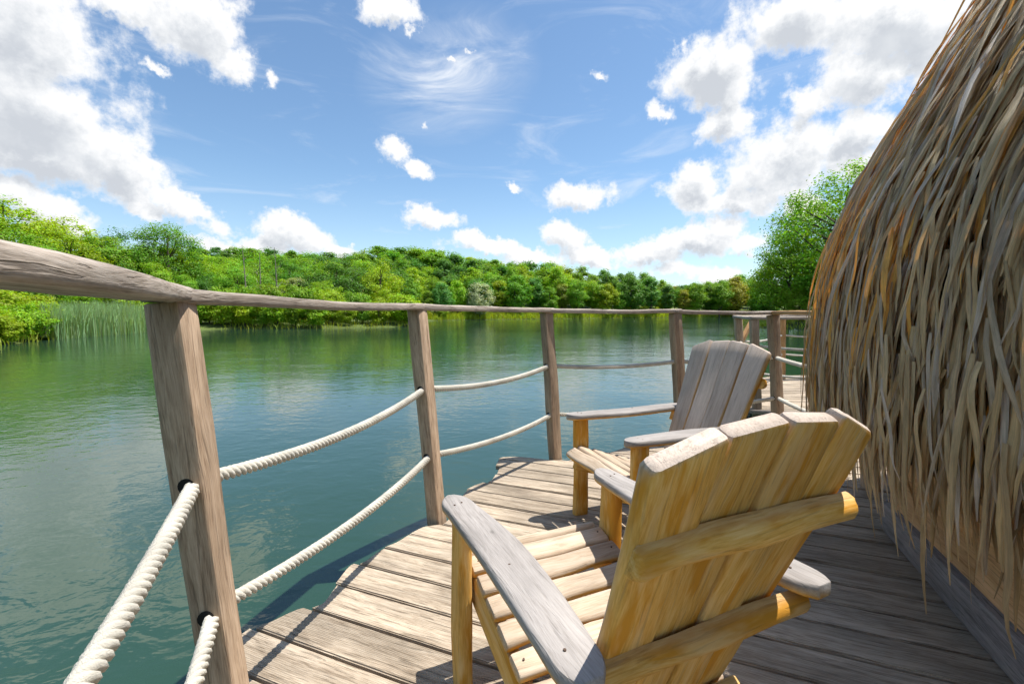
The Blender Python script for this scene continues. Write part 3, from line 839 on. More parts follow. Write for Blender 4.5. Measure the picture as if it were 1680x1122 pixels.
# ================================================================== SECOND PLATFORM beyond the deck
plat = empty('far_platform', (0, 0, 0))
tag(plat, 'second pale timber platform floating beyond the hut', 'platform', kind='structure')
planks(smooth_poly([(2.95, 5.56), (4.2, 5.46), (6.8, 5.25), (7.6, 8.4), (5.6, 8.75), (4.55, 8.35), (3.3, 6.75)], 2), 0.172, 0.009, 0.035, 0.0, plat, M['deck'], Vector((0.999, -0.05, 0)).normalized(), Vector((0.05, 0.999, 0)).normalized(), 9)
for y in (5.75, 7.0, 8.1):
    beam('joist', (3.5, y, -0.11), (7.0, y - 0.15, -0.11), rrect(0.08, 0.14, 0.006, 1), M['beam'], plat, nx=3)
rail2 = empty('platform_railing', (3.1, 5.75, 0))
tag(rail2, 'wooden post railing on the platform beyond the hut', 'railing')
R2 = Vector((3.1, 5.75, 0))
P2 = [((7.0, 5.3, 0), (7.0, 5.3, 1.12)), ((4.55, 5.5, 0), (4.5, 5.5, 1.125)), ((3.13, 5.72, 0), (3.04, 5.72, 1.125)), ((3.42, 6.62, 0), (3.28, 6.62, 1.13)), ((4.97, 8.3, 0), (4.92, 8.3, 1.13)), ((7.2, 8.3, 0), (7.15, 8.3, 1.13))]
for k, (a, b) in enumerate(P2):
    a = Vector(a) - Vector((0, 0, 0.3)); b = Vector(b)
    beam('post', a - R2, b - R2, rrect(0.095, 0.095, 0.009, 2), M['post'] if k != 4 else M['fresh'], rail2, up=(0.2, 1, 0), nx=6, wob=0.002, seed=80 + k)
for k in range(5):
    a, b = Vector(P2[k][1]), Vector(P2[k + 1][1])
    a.z += 0.022; b.z += 0.022
    d = (b - a).normalized() * 0.05
    beam('handrail', a - d - R2, b + d - R2, rrect(0.12, 0.042, 0.016, 3), M['rail'], rail2, nx=6, wob=0.002, seed=90 + k)
beam('brace', Vector((3.36, 6.66, 0.78)) - R2, Vector((3.62, 6.85, 1.12)) - R2, rrect(0.05, 0.07, 0.006, 1), M['fresh'], rail2, nx=3)
def rope2(zs_, label):
    pts = [Vector(P2[k][0]).lerp(Vector(P2[k][1]), zs_ / 1.12) for k in range(6)]
    for p in pts: p.z = zs_
    o = rope('rope', pts, 0.017, label, [0.05] * 5)
    o['group'] = 'ropes on the far platform railing'
rope2(0.80, 'upper rope strung between the far platform posts')
rope2(0.45, 'lower rope strung between the far platform posts')

# ================================================================== VEGETATION
def leaf_quads(P, Nn, size, rng, aspect=0.62):
    n = len(P)
    a = rng.normal(size=(n, 3))
    t = np.cross(Nn, a); t /= np.linalg.norm(t, axis=1, keepdims=True) + 1e-9
    b = np.cross(Nn, t)
    s = (size * rng.uniform(0.6, 1.35, n))[:, None]
    q = np.stack([P - t * s * 0.5, P - b * s * aspect * 0.5 + t * s * 0.08, P + t * s * 0.5, P + b * s * aspect * 0.5 + t * s * 0.08], 1)
    return q.reshape(-1, 3), np.arange(4 * n).reshape(n, 4)
def tube(V, Fc, p0, p1, r0, r1, n=6, bend=None, seg=3):
    p0, p1 = Vector(p0), Vector(p1)
    d = (p1 - p0).normalized()
    x = d.orthogonal().normalized(); y = d.cross(x)
    b0 = len(V)
    for i in range(seg + 1):
        t = i / seg
        c = p0.lerp(p1, t)
        if bend is not None: c = c + Vector(bend) * math.sin(math.pi * t)
        r = r0 + (r1 - r0) * t
        for j in range(n):
            a = 6.2832 * j / n
            V.append(c + (x * math.cos(a) + y * math.sin(a)) * r)
    for i in range(seg):
        for j in range(n):
            Fc.append((b0 + i * n + j, b0 + i * n + (j + 1) % n, b0 + (i + 1) * n + (j + 1) % n, b0 + (i + 1) * n + j))
def make_tree(seed, Rr=0.34, zc=0.16, ncl=46, nleaf=110, leaf=0.034, shape=1.0, top_narrow=0.0, clump=0.30, hang=0.0, limbs=14):
    """a tree of height 1; returns its trunk mesh and its crown mesh"""
    rng = np.random.default_rng(seed); rg = random.Random(seed)
    cz, hz_ = (zc + 1) / 2, (1 - zc) / 2
    C = []
    lob = rng.uniform(0, 6.28, 4)
    while len(C) < ncl:
        v = rng.normal(size=3); v /= np.linalg.norm(v)
        rr = rng.uniform(0.42, 1.0) ** 0.5 * 0.84
        az_ = math.atan2(v[1], v[0])
        lump = 1 + 0.18 * math.sin(2 * az_ + lob[0]) + 0.12 * math.sin(3 * az_ + lob[1] + 3 * v[2])
        zz = cz + v[2] * rr * hz_
        nar = 1 - top_narrow * max(0, (zz - zc) / (1 - zc)) ** 1.3
        C.append((v[0] * rr * Rr * lump * nar, v[1] * rr * Rr * lump * nar, zz))
    C = np.array(C)
    P, Nn = [], []
    for c in C:
        rc = Rr * clump * rng.uniform(0.6, 1.3)
        n = int(nleaf * rng.uniform(0.6, 1.4))
        v = rng.normal(size=(n, 3)); v /= np.linalg.norm(v, axis=1, keepdims=True)
        rr = rng.uniform(0, 1, n) ** 0.45
        sprig = 1 + 0.45 * (rng.uniform(0, 1, n) < 0.1)
        p = c + v * (rr * rc * sprig)[:, None] * np.array([1.15, 1.15, 0.72 * shape])
        if hang: p[:, 2] -= hang * rc * rng.uniform(0, 1.6, n)
        out = p - np.array([0, 0, cz]); out /= np.linalg.norm(out, axis=1, keepdims=True) + 1e-9
        nn = out * 0.5 + v * 0.6 + rng.normal(size=(n, 3)) * 0.55 + np.array([0, 0, 0.75])
        nn /= np.linalg.norm(nn, axis=1, keepdims=True)
        P.append(p); Nn.append(nn)
    P = np.concatenate(P); Nn = np.concatenate(Nn)
    P[:, 2] = np.maximum(P[:, 2], 0.02)
    V, Fq = leaf_quads(P, Nn, leaf, rng)
    crown = np_mesh('crown', V, Fq)
    crown.materials.append(M['leaf'])
    tv, tf = [], []
    tip = (rg.uniform(-0.02, 0.02), rg.uniform(-0.02, 0.02), 0.82)
    tube(tv, tf, (0, 0, -0.04), tip, 0.022, 0.005, 7, (rg.uniform(-0.02, 0.02), rg.uniform(-0.02, 0.02), 0), 5)
    for k in range(limbs):
        c = C[rng.integers(len(C))]
        zb = max(0.08, min(0.75, c[2] - rg.uniform(0.1, 0.25)))
        tube(tv, tf, (tip[0] * zb, tip[1] * zb, zb), c, 0.009, 0.002, 5, (0, 0, -0.015), 3)
    trunk = mesh('trunk', tv, tf, True)
    trunk.materials.append(M['bark'])
    return trunk, crown
BROAD = [make_tree(1, 0.31, 0.10, 58, 190, 0.030), make_tree(2, 0.27, 0.12, 52, 190, 0.030, top_narrow=0.15), make_tree(3, 0.34, 0.08, 64, 180, 0.030), make_tree(4, 0.25, 0.10, 50, 190, 0.030, top_narrow=0.3), make_tree(5, 0.30, 0.14, 46, 200, 0.030, clump=0.36)]
SLIM = [make_tree(11, 0.22, 0.10, 42, 100, top_narrow=0.45), make_tree(12, 0.19, 0.08, 40, 100, top_narrow=0.6)]
SHRUB = [make_tree(21, 0.52, 0.0, 46, 110, 0.055, clump=0.30, limbs=10), make_tree(22, 0.60, 0.0, 52, 110, 0.055, clump=0.28, limbs=10), make_tree(23, 0.45, 0.0, 40, 120, 0.05, top_narrow=0.4, limbs=10)]
WILLOW = [make_tree(31, 0.40, 0.02, 58, 150, 0.030, hang=0.5, limbs=10), make_tree(32, 0.36, 0.0, 52, 150, 0.030, hang=0.4, limbs=10)]
BIG = [make_tree(41, 0.46, 0.04, 120, 190, 0.0155, clump=0.22, limbs=34), make_tree(42, 0.42, 0.03, 110, 180, 0.017, clump=0.23, limbs=30)]
MID = [make_tree(51, 0.40, 0.06, 80, 170, 0.022, clump=0.25, limbs=22), make_tree(52, 0.36, 0.08, 74, 170, 0.023, clump=0.26, limbs=22)]
vr = random.Random(5)
def plant(name, proto, x, y, h, color, label, cat, group=None, wide=1.0, zb=None, rz=None):
    root = empty(name, (x, y, lz(x, y) if zb is None else zb), vr.uniform(0, 6.28) if rz is None else rz)
    root.scale = (h * wide, h * wide, h)
    tag(root, label, cat, group)
    mk('trunk', proto[0], None, root)
    c = mk('crown', proto[1], None, root)
    c.color = (*color, 1)
    return root
def jit(c, a=0.16):
    k = vr.uniform(1 - a, 1 + a); h = vr.uniform(-0.18, 0.18)
    return (c[0] * k * (1 + h), c[1] * k, c[2] * k * (1 - h))
MIDG = (0.165, 0.32, 0.018); DARKG = (0.085, 0.205, 0.020); YELG = (0.25, 0.38, 0.012); BLUEG = (0.11, 0.25, 0.045); OLIVE = (0.24, 0.28, 0.03)
SILV = (0.42, 0.47, 0.30)
KINDS = [('mid-green broad tree', MIDG), ('dark green rounded tree', DARKG), ('yellow-green leafy tree', YELG), ('bluish green dense tree', BLUEG), ('olive brown tinged tree', OLIVE)]
ROWS = ['in front far-shore row', 'behind front far-shore row', 'low on far slope', 'midway up far slope', 'high on far slope', 'near far hill crest', 'on far hill skyline']
ROFF = [4, 11, 20, 31, 44, 58, 74]
FOREST = [(-46.9, 69.3, 5.9, 0), (-45.8, 71.1, 5, 0), (-42.8, 71.2, 5.7, 0), (-40.5, 71.3, 6.4, 0), (-39.0, 75.0, 5.4, 0), (-36.5, 74.9, 5.5, 0), (-32.7, 73.6, 5.7, 0), (-30.3, 74.6, 6.1, 0), (-28.3, 78.2, 6.2, 0), (-24.8, 77.8, 5.4, 0), (-22.1, 77.9, 6.0, 0), (-19.7, 78.0, 5.5, 0), (-17.9, 79.8, 6.9, 0), (-14.8, 79.5, 5.2, 0), (-12.4, 81.3, 6.2, 0), (-10.3, 85.8, 7.2, 0), (-6.4, 86.5, 7.9, 0), (-2.5, 91.9, 7.9, 0), (0.7, 93.6, 8.6, 0), (5.6, 99.1, 7.0, 0), (8.1, 98.3, 6.3, 0), (11.3, 102.9, 7.6, 0), (14.4, 102.1, 8.0, 0), (18.9, 107.6, 8.8, 0), (21.9, 106.5, 7.3, 0), (25.3, 108.3, 6.7, 0), (28.5, 109.9, 9.8, 0), (34.4, 113.4, 9.8, 0), (40.4, 119.3, 8.7, 0), (44.9, 119.3, 7.3, 0), (48.5, 120.8, 8.8, 0), (53.7, 124.5, 8.2, 0), (56.2, 123.4, 10.2, 0), (62.2, 127.3, 10.9, 0), (66.7, 124.5, 7.6, 0), (70.4, 123.7, 8.3, 0), (-52.2, 76.6, 6.0, 1), (-49.7, 77.9, 6.6, 1), (-48.1, 80.6, 7.1, 1), (-43.8, 79.3, 6.1, 1), (-43.3, 82.6, 6.2, 1), (-41.1, 82.8, 8.3, 1), (-35.9, 80.4, 8.0, 1), (-33.6, 84.0, 6.4, 1), (-31.7, 85.2, 8.8, 1), (-28.5, 85.5, 6.9, 1), (-25.5, 86.5, 8.4, 1), (-22.1, 87.3, 7.0, 1), (-18.3, 84.6, 8.7, 1), (-15.2, 89.8, 7.7, 1), (-12.1, 92.0, 8.1, 1), (-8.2, 95.5, 9.6, 1), (-4.1, 98.5, 9.2, 1), (0.1, 102.2, 10.2, 1), (5.2, 105.4, 9.2, 1), (10.4, 108.2, 10.7, 1), (14.8, 109.1, 8.5, 1), (19.6, 111.4, 8.6, 1), (23.6, 114.9, 10.2, 1), (30.2, 119.1, 10.8, 1), (35.9, 121.3, 9.8, 1), (40.0, 122.5, 9.1, 1), (46.7, 128.0, 7.2, 1), (49.8, 126.9, 8.3, 1), (55.2, 129.0, 8.6, 1), (60.5, 131.5, 9.5, 1), (65.5, 133.3, 11.5, 1), (69.7, 132.8, 9.8, 1), (72.9, 130.8, 10.2, 1), (-59.6, 88.7, 8.8, 2), (-54.8, 86.9, 9.0, 2), (-51.6, 90.1, 7.3, 2), (-46.6, 88.3, 7.7, 2), (-44.8, 92.2, 7.6, 2), (-41.6, 91.6, 7.8, 2), (-38.5, 93.1, 9.0, 2), (-34.5, 93.0, 7.3, 2), (-31.1, 92.1, 8.8, 2), (-27.2, 95.8, 9.0, 2), (-22.1, 94.3, 8.8, 2), (-19.0, 96.0, 8.2, 2), (-16.0, 99.7, 8.7, 2), (-13.1, 102.1, 7.9, 2), (-9.3, 102.1, 10.6, 2), (-5.3, 107.5, 8.6, 2), (-1.9, 107.0, 10.2, 2), (2.2, 111.9, 9.7, 2), (7.6, 113.1, 10.3, 2), (11.7, 114.7, 11.2, 2), (16.8, 121.1, 9.7, 2), (21.9, 122.9, 9.2, 2), (27.5, 125.7, 9.5, 2), (32.8, 127.7, 10.7, 2), (39.3, 130.6, 10.1, 2), (45.4, 132.6, 7.2, 2), (50.0, 134.7, 7.1, 2), (54.0, 138.1, 6.8, 2), (55.9, 136.3, 7.5, 2), (60.2, 139.2, 8.4, 2), (64.6, 141.7, 9.1, 2), (70.4, 143.5, 9.5, 2), (74.1, 140.9, 9.8, 2), (78.1, 138.5, 9.1, 2), (-67.0, 98.3, 9.5, 3), (-62.1, 97.9, 7.7, 3), (-60.5, 100.6, 7.9, 3), (-56.2, 100.7, 8.5, 3), (-53.3, 102.8, 9.8, 3), (-47.9, 101.7, 9.1, 3), (-44.0, 101.2, 10.4, 3), (-39.5, 104.2, 9.9, 3), (-34.3, 104.4, 11.0, 3), (-29.4, 105.8, 11.2, 3), (-25.3, 105.9, 10.8, 3), (-19.9, 108.2, 8.9, 3), (-16.3, 110.2, 11.7, 3), (-10.3, 115.0, 9.5, 3), (-5.7, 118.0, 10.3, 3), (-1.6, 117.4, 9.7, 3), (2.5, 122.8, 10.7, 3), (8.3, 124.3, 11.2, 3), (13.7, 126.1, 10.6, 3), (20.0, 129.8, 10.2, 3), (26.3, 133.0, 9.8, 3), (32.9, 137.9, 9.5, 3), (36.7, 138.4, 8.6, 3), (40.4, 139.8, 10.1, 3), (47.0, 142.8, 7.2, 3), (51.3, 143.8, 6.7, 3), (55.1, 145.0, 7.1, 3), (58.4, 146.2, 7.4, 3), (64.2, 150.2, 7.0, 3), (66.8, 149.7, 7.4, 3), (72.6, 154.2, 8.5, 3), (76.3, 153.1, 10.5, 3), (78.9, 150.1, 9.2, 3), (83.2, 150.1, 8.6, 3), (-74.6, 109.4, 10.9, 4), (-70.1, 110.4, 9.7, 4), (-67.5, 113.2, 9.0, 4), (-64.6, 114.9, 11.7, 4), (-60.0, 115.1, 9.9, 4), (-54.3, 112.7, 10.9, 4), (-50.1, 113.8, 10.9, 4), (-46.2, 115.8, 11.4, 4), (-41.0, 117.9, 11.4, 4), (-36.2, 118.0, 9.7, 4), (-31.0, 118.7, 12.3, 4), (-25.4, 119.9, 10.6, 4), (-21.1, 122.3, 13.0, 4), (-16.0, 123.2, 12.0, 4), (-10.4, 126.1, 11.2, 4), (-5.5, 132.2, 11.2, 4), (-0.7, 133.1, 10.8, 4), (5.2, 134.8, 11.2, 4), (11.6, 139.6, 11.2, 4), (17.6, 142.4, 9.0, 4), (-85.0, 126.6, 12.2, 5), (-78.7, 127.2, 11.3, 5), (-73.5, 128.9, 12.5, 5), (-67.6, 127.7, 12.2, 5), (-62.4, 129.2, 11.6, 5), (-57.3, 130.0, 11.3, 5), (-52.2, 128.3, 10.8, 5), (-48.1, 129.7, 11.0, 5), (-42.7, 129.6, 10.8, 5), (-38.0, 132.3, 13.2, 5), (-32.7, 134.0, 13.0, 5), (-27.4, 134.2, 13.3, 5), (-21.2, 136.4, 12.8, 5), (-16.6, 140.8, 12.4, 5), (-9.9, 142.2, 11.4, 5), (-5.1, 144.0, 10.8, 5), (-0.2, 146.4, 9.8, 5), (4.1, 150.7, 10.8, 5), (-95.8, 140.2, 12.5, 6), (-92.0, 143.3, 12.2, 6), (-85.0, 140.6, 12.3, 6), (-81.3, 142.0, 11.4, 6), (-76.9, 144.6, 12.0, 6), (-71.6, 145.9, 11.1, 6), (-67.7, 146.6, 10.5, 6), (-62.1, 146.4, 10.5, 6), (-56.6, 146.6, 9.4, 6), (-52.5, 146.1, 9.7, 6), (-48.4, 148.1, 12.4, 6), (-43.2, 149.6, 13.3, 6), (-37.4, 150.2, 12.9, 6), (-32.8, 150.2, 13.6, 6), (-25.8, 150.2, 13.4, 6), (-20.9, 154.6, 12.6, 6), (-14.2, 158.0, 10.8, 6)]
def landoff(d): return -.3 + min(.5, d * .25) + max(0, d - 6) * .13
for (x, y, h, k) in FOREST:
    if x / y < -0.50 and k < 4: continue
    z = lz(x, y)
    top = h + landoff(ROFF[k])
    hh = max(4.0, top - z)
    ki = vr.choices(range(5), (6, 3, 1.6, 2, 0.9 if x > 10 else 0.25))[0]
    pr = vr.choice(SLIM) if (vr.random() < 0.10 and ki in (1, 3)) else vr.choice(BROAD)
    plant('forest_tree', pr, x, y, hh * vr.uniform(0.97, 1.06), jit(KINDS[ki][1]), KINDS[ki][0] + ' ' + ROWS[k], 'tree', KINDS[ki][0] + 's ' + ROWS[k], vr.uniform(0.9, 1.2) * (1.3 if k > 3 else 1.0), z)
LROWS = ['at left bank edge', 'behind left bank shrubs', 'further up left bank', 'at back of left bank']
LOFF = [7, 13, 21, 30]
LEFTBANK = [(-33.6, 26.6, 3, 0), (-30.9, 25.9, 3, 0), (-31.9, 28.6, 3, 0), (-31.4, 29.6, 3.1, 0), (-33.0, 33.0, 3, 0), (-32.6, 34.3, 3, 0), (-33.9, 37.5, 3, 0), (-33.7, 39.7, 3, 0), (-33.6, 41.8, 3, 0), (-32.1, 42.1, 3.4, 0), (-32.4, 45.5, 3.7, 0), (-21.4, 46.8, 3.4, 0), (-19.4, 47.9, 4.4, 0), (-39.1, 31.2, 3.1, 1), (-39.0, 32.9, 3.6, 1), (-37.2, 33.4, 3, 1), (-38.5, 36.3, 4.0, 1), (-38.4, 39.2, 3.5, 1), (-39.6, 43.4, 4.8, 1), (-37.6, 44.3, 4.8, 1), (-37.6, 48.1, 5.4, 1), (-36.3, 50.7, 4.3, 1), (-35.5, 53.3, 4.8, 1), (-31.6, 52.5, 5.6, 1), (-28.2, 53.0, 4.4, 1), (-25.2, 52.5, 4.2, 1), (-23.0, 53.2, 5.0, 1), (-20.8, 54.5, 5.9, 1), (-50.7, 40.3, 4.9, 2), (-48.2, 40.7, 5.2, 2), (-47.1, 42.6, 5.9, 2), (-47.6, 45.9, 6.1, 2), (-46.5, 48.0, 6.3, 2), (-44.9, 51.3, 6.7, 2), (-44.0, 55.1, 7.2, 2), (-41.7, 58.5, 7.7, 2), (-37.6, 61.0, 6.2, 2), (-33.3, 60.2, 6.1, 2), (-28.9, 59.8, 6.0, 2), (-25.1, 60.8, 6.2, 2), (-22.9, 63.4, 6.5, 2), (-18.3, 64.1, 6.5, 2), (-59.4, 48.1, 10.0, 3), (-57.2, 52.5, 9.3, 3), (-55.9, 57.9, 8.5, 3), (-53.6, 62.0, 7.4, 3), (-51.3, 63.8, 7.3, 3), (-49.7, 66.7, 7.9, 3), (-47.2, 69.1, 6.7, 3), (-44.1, 70.3, 6.9, 3), (-38.9, 69.5, 6.7, 3), (-35.6, 70.2, 6.8, 3), (-31.1, 69.2, 6.7, 3), (-27.9, 71.6, 6.5, 3), (-24.6, 73.0, 6.9, 3), (-20.8, 74.3, 7.4, 3)]
for (x, y, h, k) in LEFTBANK:
    z = lz(x, y); top = h + landoff(LOFF[k]); hh = max(2.5, top - z) * (1.22 if x / y < -0.85 else 1.0)
    ki = vr.choices((0, 1, 2), (5, 2, 2.2))[0]
    plant('bank_tree', vr.choice(MID), x, y, hh * vr.uniform(1.0, 1.1), jit(KINDS[ki][1]), KINDS[ki][0] + ' ' + LROWS[k], 'tree', KINDS[ki][0] + 's ' + LROWS[k], vr.uniform(1.0, 1.3), z)
for i in range(16):      # the wood goes on along the left bank
    x, y = -31 - vr.uniform(0, 14), 24 - i * 2.4 + vr.uniform(-1, 1)
    plant('bank_tree', vr.choice(MID), x, y, vr.uniform(4.5, 8.0), jit(MIDG), 'mid-green broad tree further along left bank', 'tree', 'trees further along the left bank', 1.2)
plant('oak_tree', BIG[1], -42.0, 56, 11.6, (0.12, 0.26, 0.016), 'tall full green tree standing above the left bank', 'tree', None, 1.05, 0.9, 1.0)
plant('silver_willow', WILLOW[0], -24.6, 72, 7.0, SILV, 'silvery grey willow among dark trees left of centre', 'tree', None, 0.8, 0.4)
plant('silver_willow', WILLOW[1], -6.0, 84.8, 7.2, SILV, 'small round silvery willow at the far waterline near centre', 'tree', None, 1.1, 0.0)
plant('silver_willow', WILLOW[0], -31.5, 29.5, 3.4, SILV, 'pale silvery willow bush at far left by the reeds', 'tree', None, 1.1, 0.3)
plant('silver_willow', WILLOW[1], -24.7, 52, 5.4, (0.26, 0.31, 0.13), 'greyish willow behind the shrubs beside the bare trunks', 'tree', None, 1.0, 0.2)
BUSH = [(-25.1, 20.6, 1.4), (-24.3, 21.1, 1.6), (-25.6, 23.5, 1.3), (-26.9, 26.8, 1.6), (-28.8, 36.8, 2.2), (-28.6, 39.2, 2.5), (-27.7, 39.8, 2.2), (-27.3, 41.1, 2.3), (-25.8, 40.7, 2.7), (-24.0, 40.9, 2.6), (-22.4, 40.7, 2.3), (-21.1, 41.0, 2.2), (-19.4, 40.8, 2.2), (-17.8, 40.8, 2.3), (-17.0, 43.1, 2.1), (-15.7, 43.0, 1.7), (-14.6, 44.6, 1.6), (-13.1, 44.9, 2.3), (-11.5, 46.7, 2.9), (-10.3, 46.7, 2.6)]
for i, (x, y, h) in enumerate(BUSH):
    left = x < -26.5
    c = jit((0.25, 0.37, 0.012) if vr.random() < 0.75 else (0.17, 0.30, 0.015), 0.2)
    plant('shrub', vr.choice(SHRUB), x, y, h * (1.0 if y < 30 else 1.15), c, 'bright yellow-green shrub beside the left reeds' if left or y < 30 else 'bright yellow-green shrub at wooded spit waterline',
          'shrub', 'shrubs by the reeds' if left or y < 30 else 'shrubs along the wooded spit', vr.uniform(0.9, 1.25))
for (x, y, h) in ((-23.6, 21.2, 1.3), (-24.6, 22.6, 1.7), (-25.6, 23.9, 1.9), (-26.5, 25.6, 2.1), (-27.6, 24.2, 2.5), (-28.6, 27.4, 2.4), (-29.8, 26.0, 2.9), (-26.4, 21.9, 2.2), (-30.2, 32.5, 2.6), (-30.6, 35.5, 2.9)):
    plant('shrub', vr.choice(SHRUB), x, y, h, jit((0.23, 0.36, 0.013), 0.2), 'bright yellow-green shrub beside the left reeds', 'shrub', 'shrubs by the reeds', 1.1)
for i in range(20):     # taller willow scrub behind them
    t = i / 19
    x, y = -27.5 + 17.5 * t + vr.uniform(-.4, .4), 43.5 + 5.5 * t * t + vr.uniform(-.5, 1.2)
    plant('willow_scrub', vr.choice(SHRUB), x, y, vr.uniform(2.8, 4.6) * (1 - 0.35 * t), jit((0.20, 0.33, 0.016), 0.22), 'tall yellow-green willow scrub on wooded spit', 'shrub', 'willow scrub on the spit', 0.8)
FARBUSH = [(-14.6, 78.8, 1.5), (-12.4, 79.7, 1.9), (-9.5, 84.2, 1.2), (-8.3, 84.3, 1.9), (-6.3, 85.3, 1.9), (-2.9, 88.4, 1.5), (-0.3, 91.1, 1.9), (1.6, 91.8, 1.5), (4.3, 95.2, 1.5), (6.9, 97.1, 1.5), (8.5, 98.2, 1.9), (12.0, 99.7, 1.5), (14.9, 101.0, 1.9), (19.8, 104.9, 1.9), (21.7, 105.0, 2.6), (27.4, 109.6, 3.0), (32.3, 112.1, 3.0), (35.7, 113.6, 3.0), (41.2, 116.8, 2.6), (46.0, 119.6, 3.0), (54.4, 125.0, 1.9), (58.4, 126.9, 3.0), (62.9, 129.2, 3.0), (67.1, 129.4, 1.9)]
for (x, y, h) in FARBUSH:
    plant('shrub', vr.choice(SHRUB), x, y, h * 0.9, jit((0.26, 0.34, 0.016), 0.25), 'small bright shrub below far forest', 'shrub', 'shrubs along the far shore', vr.uniform(1.0, 1.6))
plant('alder_tree', BIG[0], 31.0, 43, 15.6, (0.18, 0.35, 0.016), 'tallest leafy tree behind the thatched hut', 'tree', None, 1.0, 0.0, 0.4)
plant('alder_tree', MID[0], 26.6, 44, 8.6, (0.20, 0.34, 0.014), 'shorter leafy tree left of the tall tree by the hut', 'tree', None, 1.0, 0.0, 2.0)
plant('alder_tree', BIG[1], 32.0, 50, 13.0, (0.12, 0.27, 0.017), 'dark leafy tree half hidden behind the tall tree', 'tree', None, 1.0, 0.2, 3.0)
plant('alder_tree', MID[1], 29.0, 40.5, 6.5, (0.14, 0.30, 0.016), 'low dense tree at the water under the tall tree', 'tree', None, 1.35, -0.1, 4.0)
plant('alder_tree', MID[1], 26.2, 41.6, 3.6, (0.20, 0.32, 0.015), 'small leafy bush leaning over water below right-hand trees', 'shrub', None, 1.3, -0.2, 5.0)
plant('alder_tree', BIG[0], 35.0, 41.5, 13.5, (0.12, 0.26, 0.017), 'large leafy tree mostly hidden by the thatch', 'tree', None, 1.0, 0.0, 5.4)
# bare trunks
def dead_tree(x, y, h, seed, label):
    rg = random.Random(seed)
    root = empty('dead_tree', (x, y, lz(x, y)))
    tag(root, label, 'tree')
    V, Fc = [], []
    tube(V, Fc, (0, 0, -0.2), (rg.uniform(-0.3, 0.3), 0, h), 0.11, 0.02, 7, (rg.uniform(-.15, .15), 0, 0), 8)
    mk('trunk', mesh('trunk', V, Fc, True), M['deadwood'], root)
    for k in range(9):
        z = h * rg.uniform(0.3, 0.95); a = rg.uniform(0, 6.28); l = rg.uniform(0.4, 1.3) * (1.15 - z / h)
        V, Fc = [], []
        tube(V, Fc, (0, 0, z), (l * math.cos(a), l * math.sin(a), z + l * 0.8), 0.028, 0.007, 5, None, 2)
        mk('branch', mesh('branch', V, Fc, True), M['deadwood'], root)
dead_tree(-29.1, 50, 7.6, 1, 'pale bare trunk, leftmost of the bare trees on the spit')
dead_tree(-28.3, 51, 6.9, 2, 'thin bare trunk between two other bare trees')
dead_tree(-22.8, 44.5, 7.2, 3, 'dark bare trunk rising from the yellow shrubs')

# reeds and bank grass: nobody could count the blades
def blades(name, pts, hmin, hmax, w, color, label, cat, seed, lean=0.25):
    rng = np.random.default_rng(seed)
    n = len(pts)
    P = np.array(pts)
    h = rng.uniform(hmin, hmax, n)
    a = rng.uniform(0, 6.28, n); wv_ = np.stack([np.cos(a), np.sin(a), np.zeros(n)], 1) * w
    ln = np.stack([rng.normal(0, lean, n), rng.normal(0, lean, n), np.zeros(n)], 1) * h[:, None]
    up = np.array([0, 0, 1.0])
    b0, b1 = P - wv_ / 2, P + wv_ / 2
    m0 = P + ln * 0.3 + up * (h * 0.55)[:, None] - wv_ * 0.42; m1 = m0 + wv_ * 0.84
    t0 = P + ln + up * h[:, None] - wv_ * 0.08; t1 = t0 + wv_ * 0.16
    V = np.stack([b0, b1, m1, m0, t1, t0], 1).reshape(-1, 3)
    base_ = (np.arange(n) * 6)[:, None]
    F = np.concatenate([base_ + np.array([[0, 1, 2, 3]]), base_ + np.array([[3, 2, 4, 5]])])
    o = mk(name, np_mesh(name, V, F), M['leaf'])
    o.color = (*color, 1)
    tag(o, label, cat, kind='stuff')
def settle(pts, drop=False):
    P = np.array(pts)
    if drop: P = P[shore_dist(P[:, 0], P[:, 1]) > -0.35]
    P[:, 2] = np.maximum(WATER_Z - 0.05, land_z(P[:, 0], P[:, 1]))
    return P
rg = random.Random(8)
pts = []
while len(pts) < 5200:
    t = rg.random(); d = rg.random() ** 0.8 * (1.3 + 2.2 * t)
    x, y = -25.3 - 2.3 * t - d * 0.97, 25.0 + 10.2 * t + rg.uniform(-0.2, 0.2)
    pts.append((x + 0.5, y, 0.0))
pts = settle(pts)
blades('reed_bed', pts, 1.1, 2.0, 0.05, (0.27, 0.39, 0.19), 'blue-green reed bed standing at the left waterline', 'reeds', 1, 0.12)
pts = []
for i in range(len(SHORE) - 1):
    a, b = Vector((*SHORE[i], 0)), Vector((*SHORE[i + 1], 0))
    L = (b - a).length
    if max(a.y, b.y) < 18: continue
    nrm = Vector((-(b - a).y, (b - a).x, 0)).normalized()
    for _ in range(int(L * (46 if a.y < 60 else 26))):
        p = a.lerp(b, rg.random()) + nrm * rg.uniform(-0.3, 3.0)
        pts.append((p.x, p.y, 0.0))
pts = settle(pts, True)
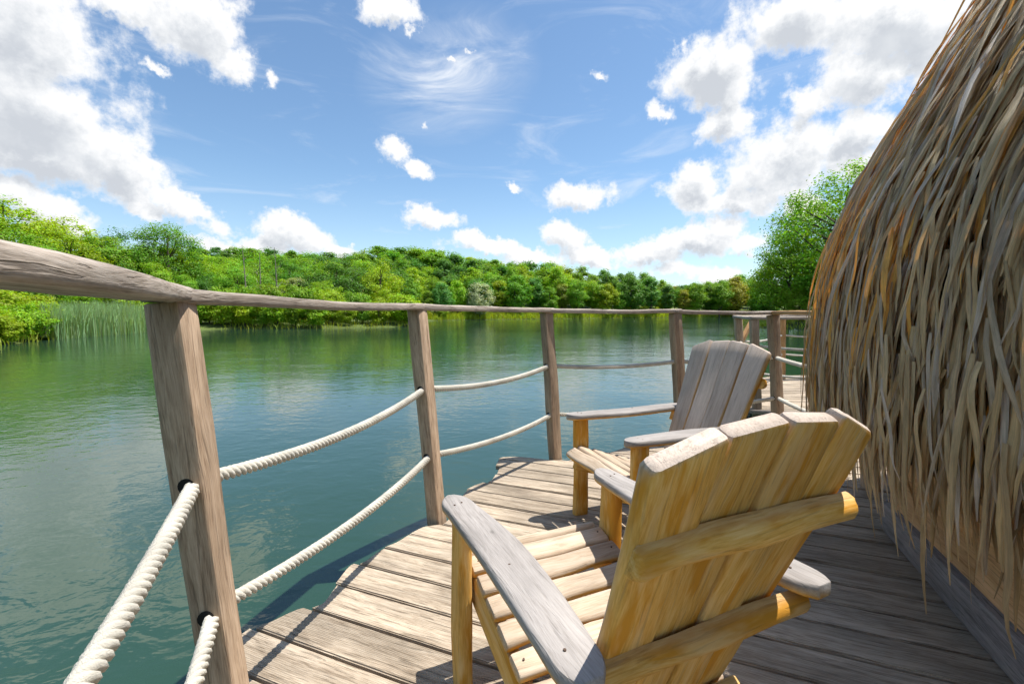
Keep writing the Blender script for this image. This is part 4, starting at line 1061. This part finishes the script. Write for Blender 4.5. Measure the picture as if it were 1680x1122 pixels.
blades('bank_grass', pts, 0.18, 0.5, 0.05, (0.30, 0.36, 0.04), 'yellow-green grass fringing the lake banks', 'grass', 2, 0.3)
pts = []
for i in range(11, 16):
    a, c = Vector((*SHORE[i], 0)), Vector((*SHORE[i + 1], 0))
    nrm = Vector((-(c - a).y, (c - a).x, 0)).normalized()
    for _ in range(int((c - a).length * 90)):
        p = a.lerp(c, rg.random()) + nrm * rg.uniform(0.0, 3.5)
        pts.append((p.x, p.y, 0.0))
pts = settle(pts, True)
blades('shore_grass', pts, 0.5, 1.15, 0.10, (0.32, 0.40, 0.03), 'bright yellow-green grass strip below the far forest', 'grass', 3, 0.25)
# things that share a label: say which one, by order from the left and the railing posts they show between
BINS = [(-999, -0.75, 'left of nearest post'), (-0.75, -0.207, 'between nearest and second posts'), (-0.207, 0.08, 'between second and third posts'), (0.08, 0.359, 'between third and fourth posts'), (0.359, 9, 'right of fourth post')]
ORD = ['first', 'second', 'third', 'fourth', 'fifth', 'sixth', 'seventh', 'eighth', 'ninth', 'tenth', 'eleventh', 'twelfth', 'thirteenth', 'fourteenth', 'fifteenth', 'sixteenth', 'seventeenth', 'eighteenth', 'nineteenth', 'twentieth', 'twenty-first', 'twenty-second', 'twenty-third', 'twenty-fourth']
def bearing(o): return o.location.x / max(o.location.y, 0.5) if o.location.y > 0 else -50.0 + o.location.y
same = {}
for o in COL.objects:
    if o.parent is None and o.get('label') and o.get('group'):
        same.setdefault(o['label'], []).append(o)
for lab, obs in same.items():
    if len(obs) < 2: continue
    for lo, hi, where in BINS:
        sub = sorted([o for o in obs if lo <= bearing(o) < hi], key=bearing)
        for i, o in enumerate(sub):
            if len(sub) == 1:
                o['label'] = lab + ', ' + where
            else:
                for noun in ('tree', 'shrub', 'scrub'):
                    if ' ' + noun + ' ' in lab:
                        o['label'] = ORD[i] + ' ' + lab.replace(' ' + noun + ' ', ' ' + noun + ' from left ', 1) + ', ' + where
                        break
print('STRIPS', len(strips), 'OBJ', len(bpy.data.objects))
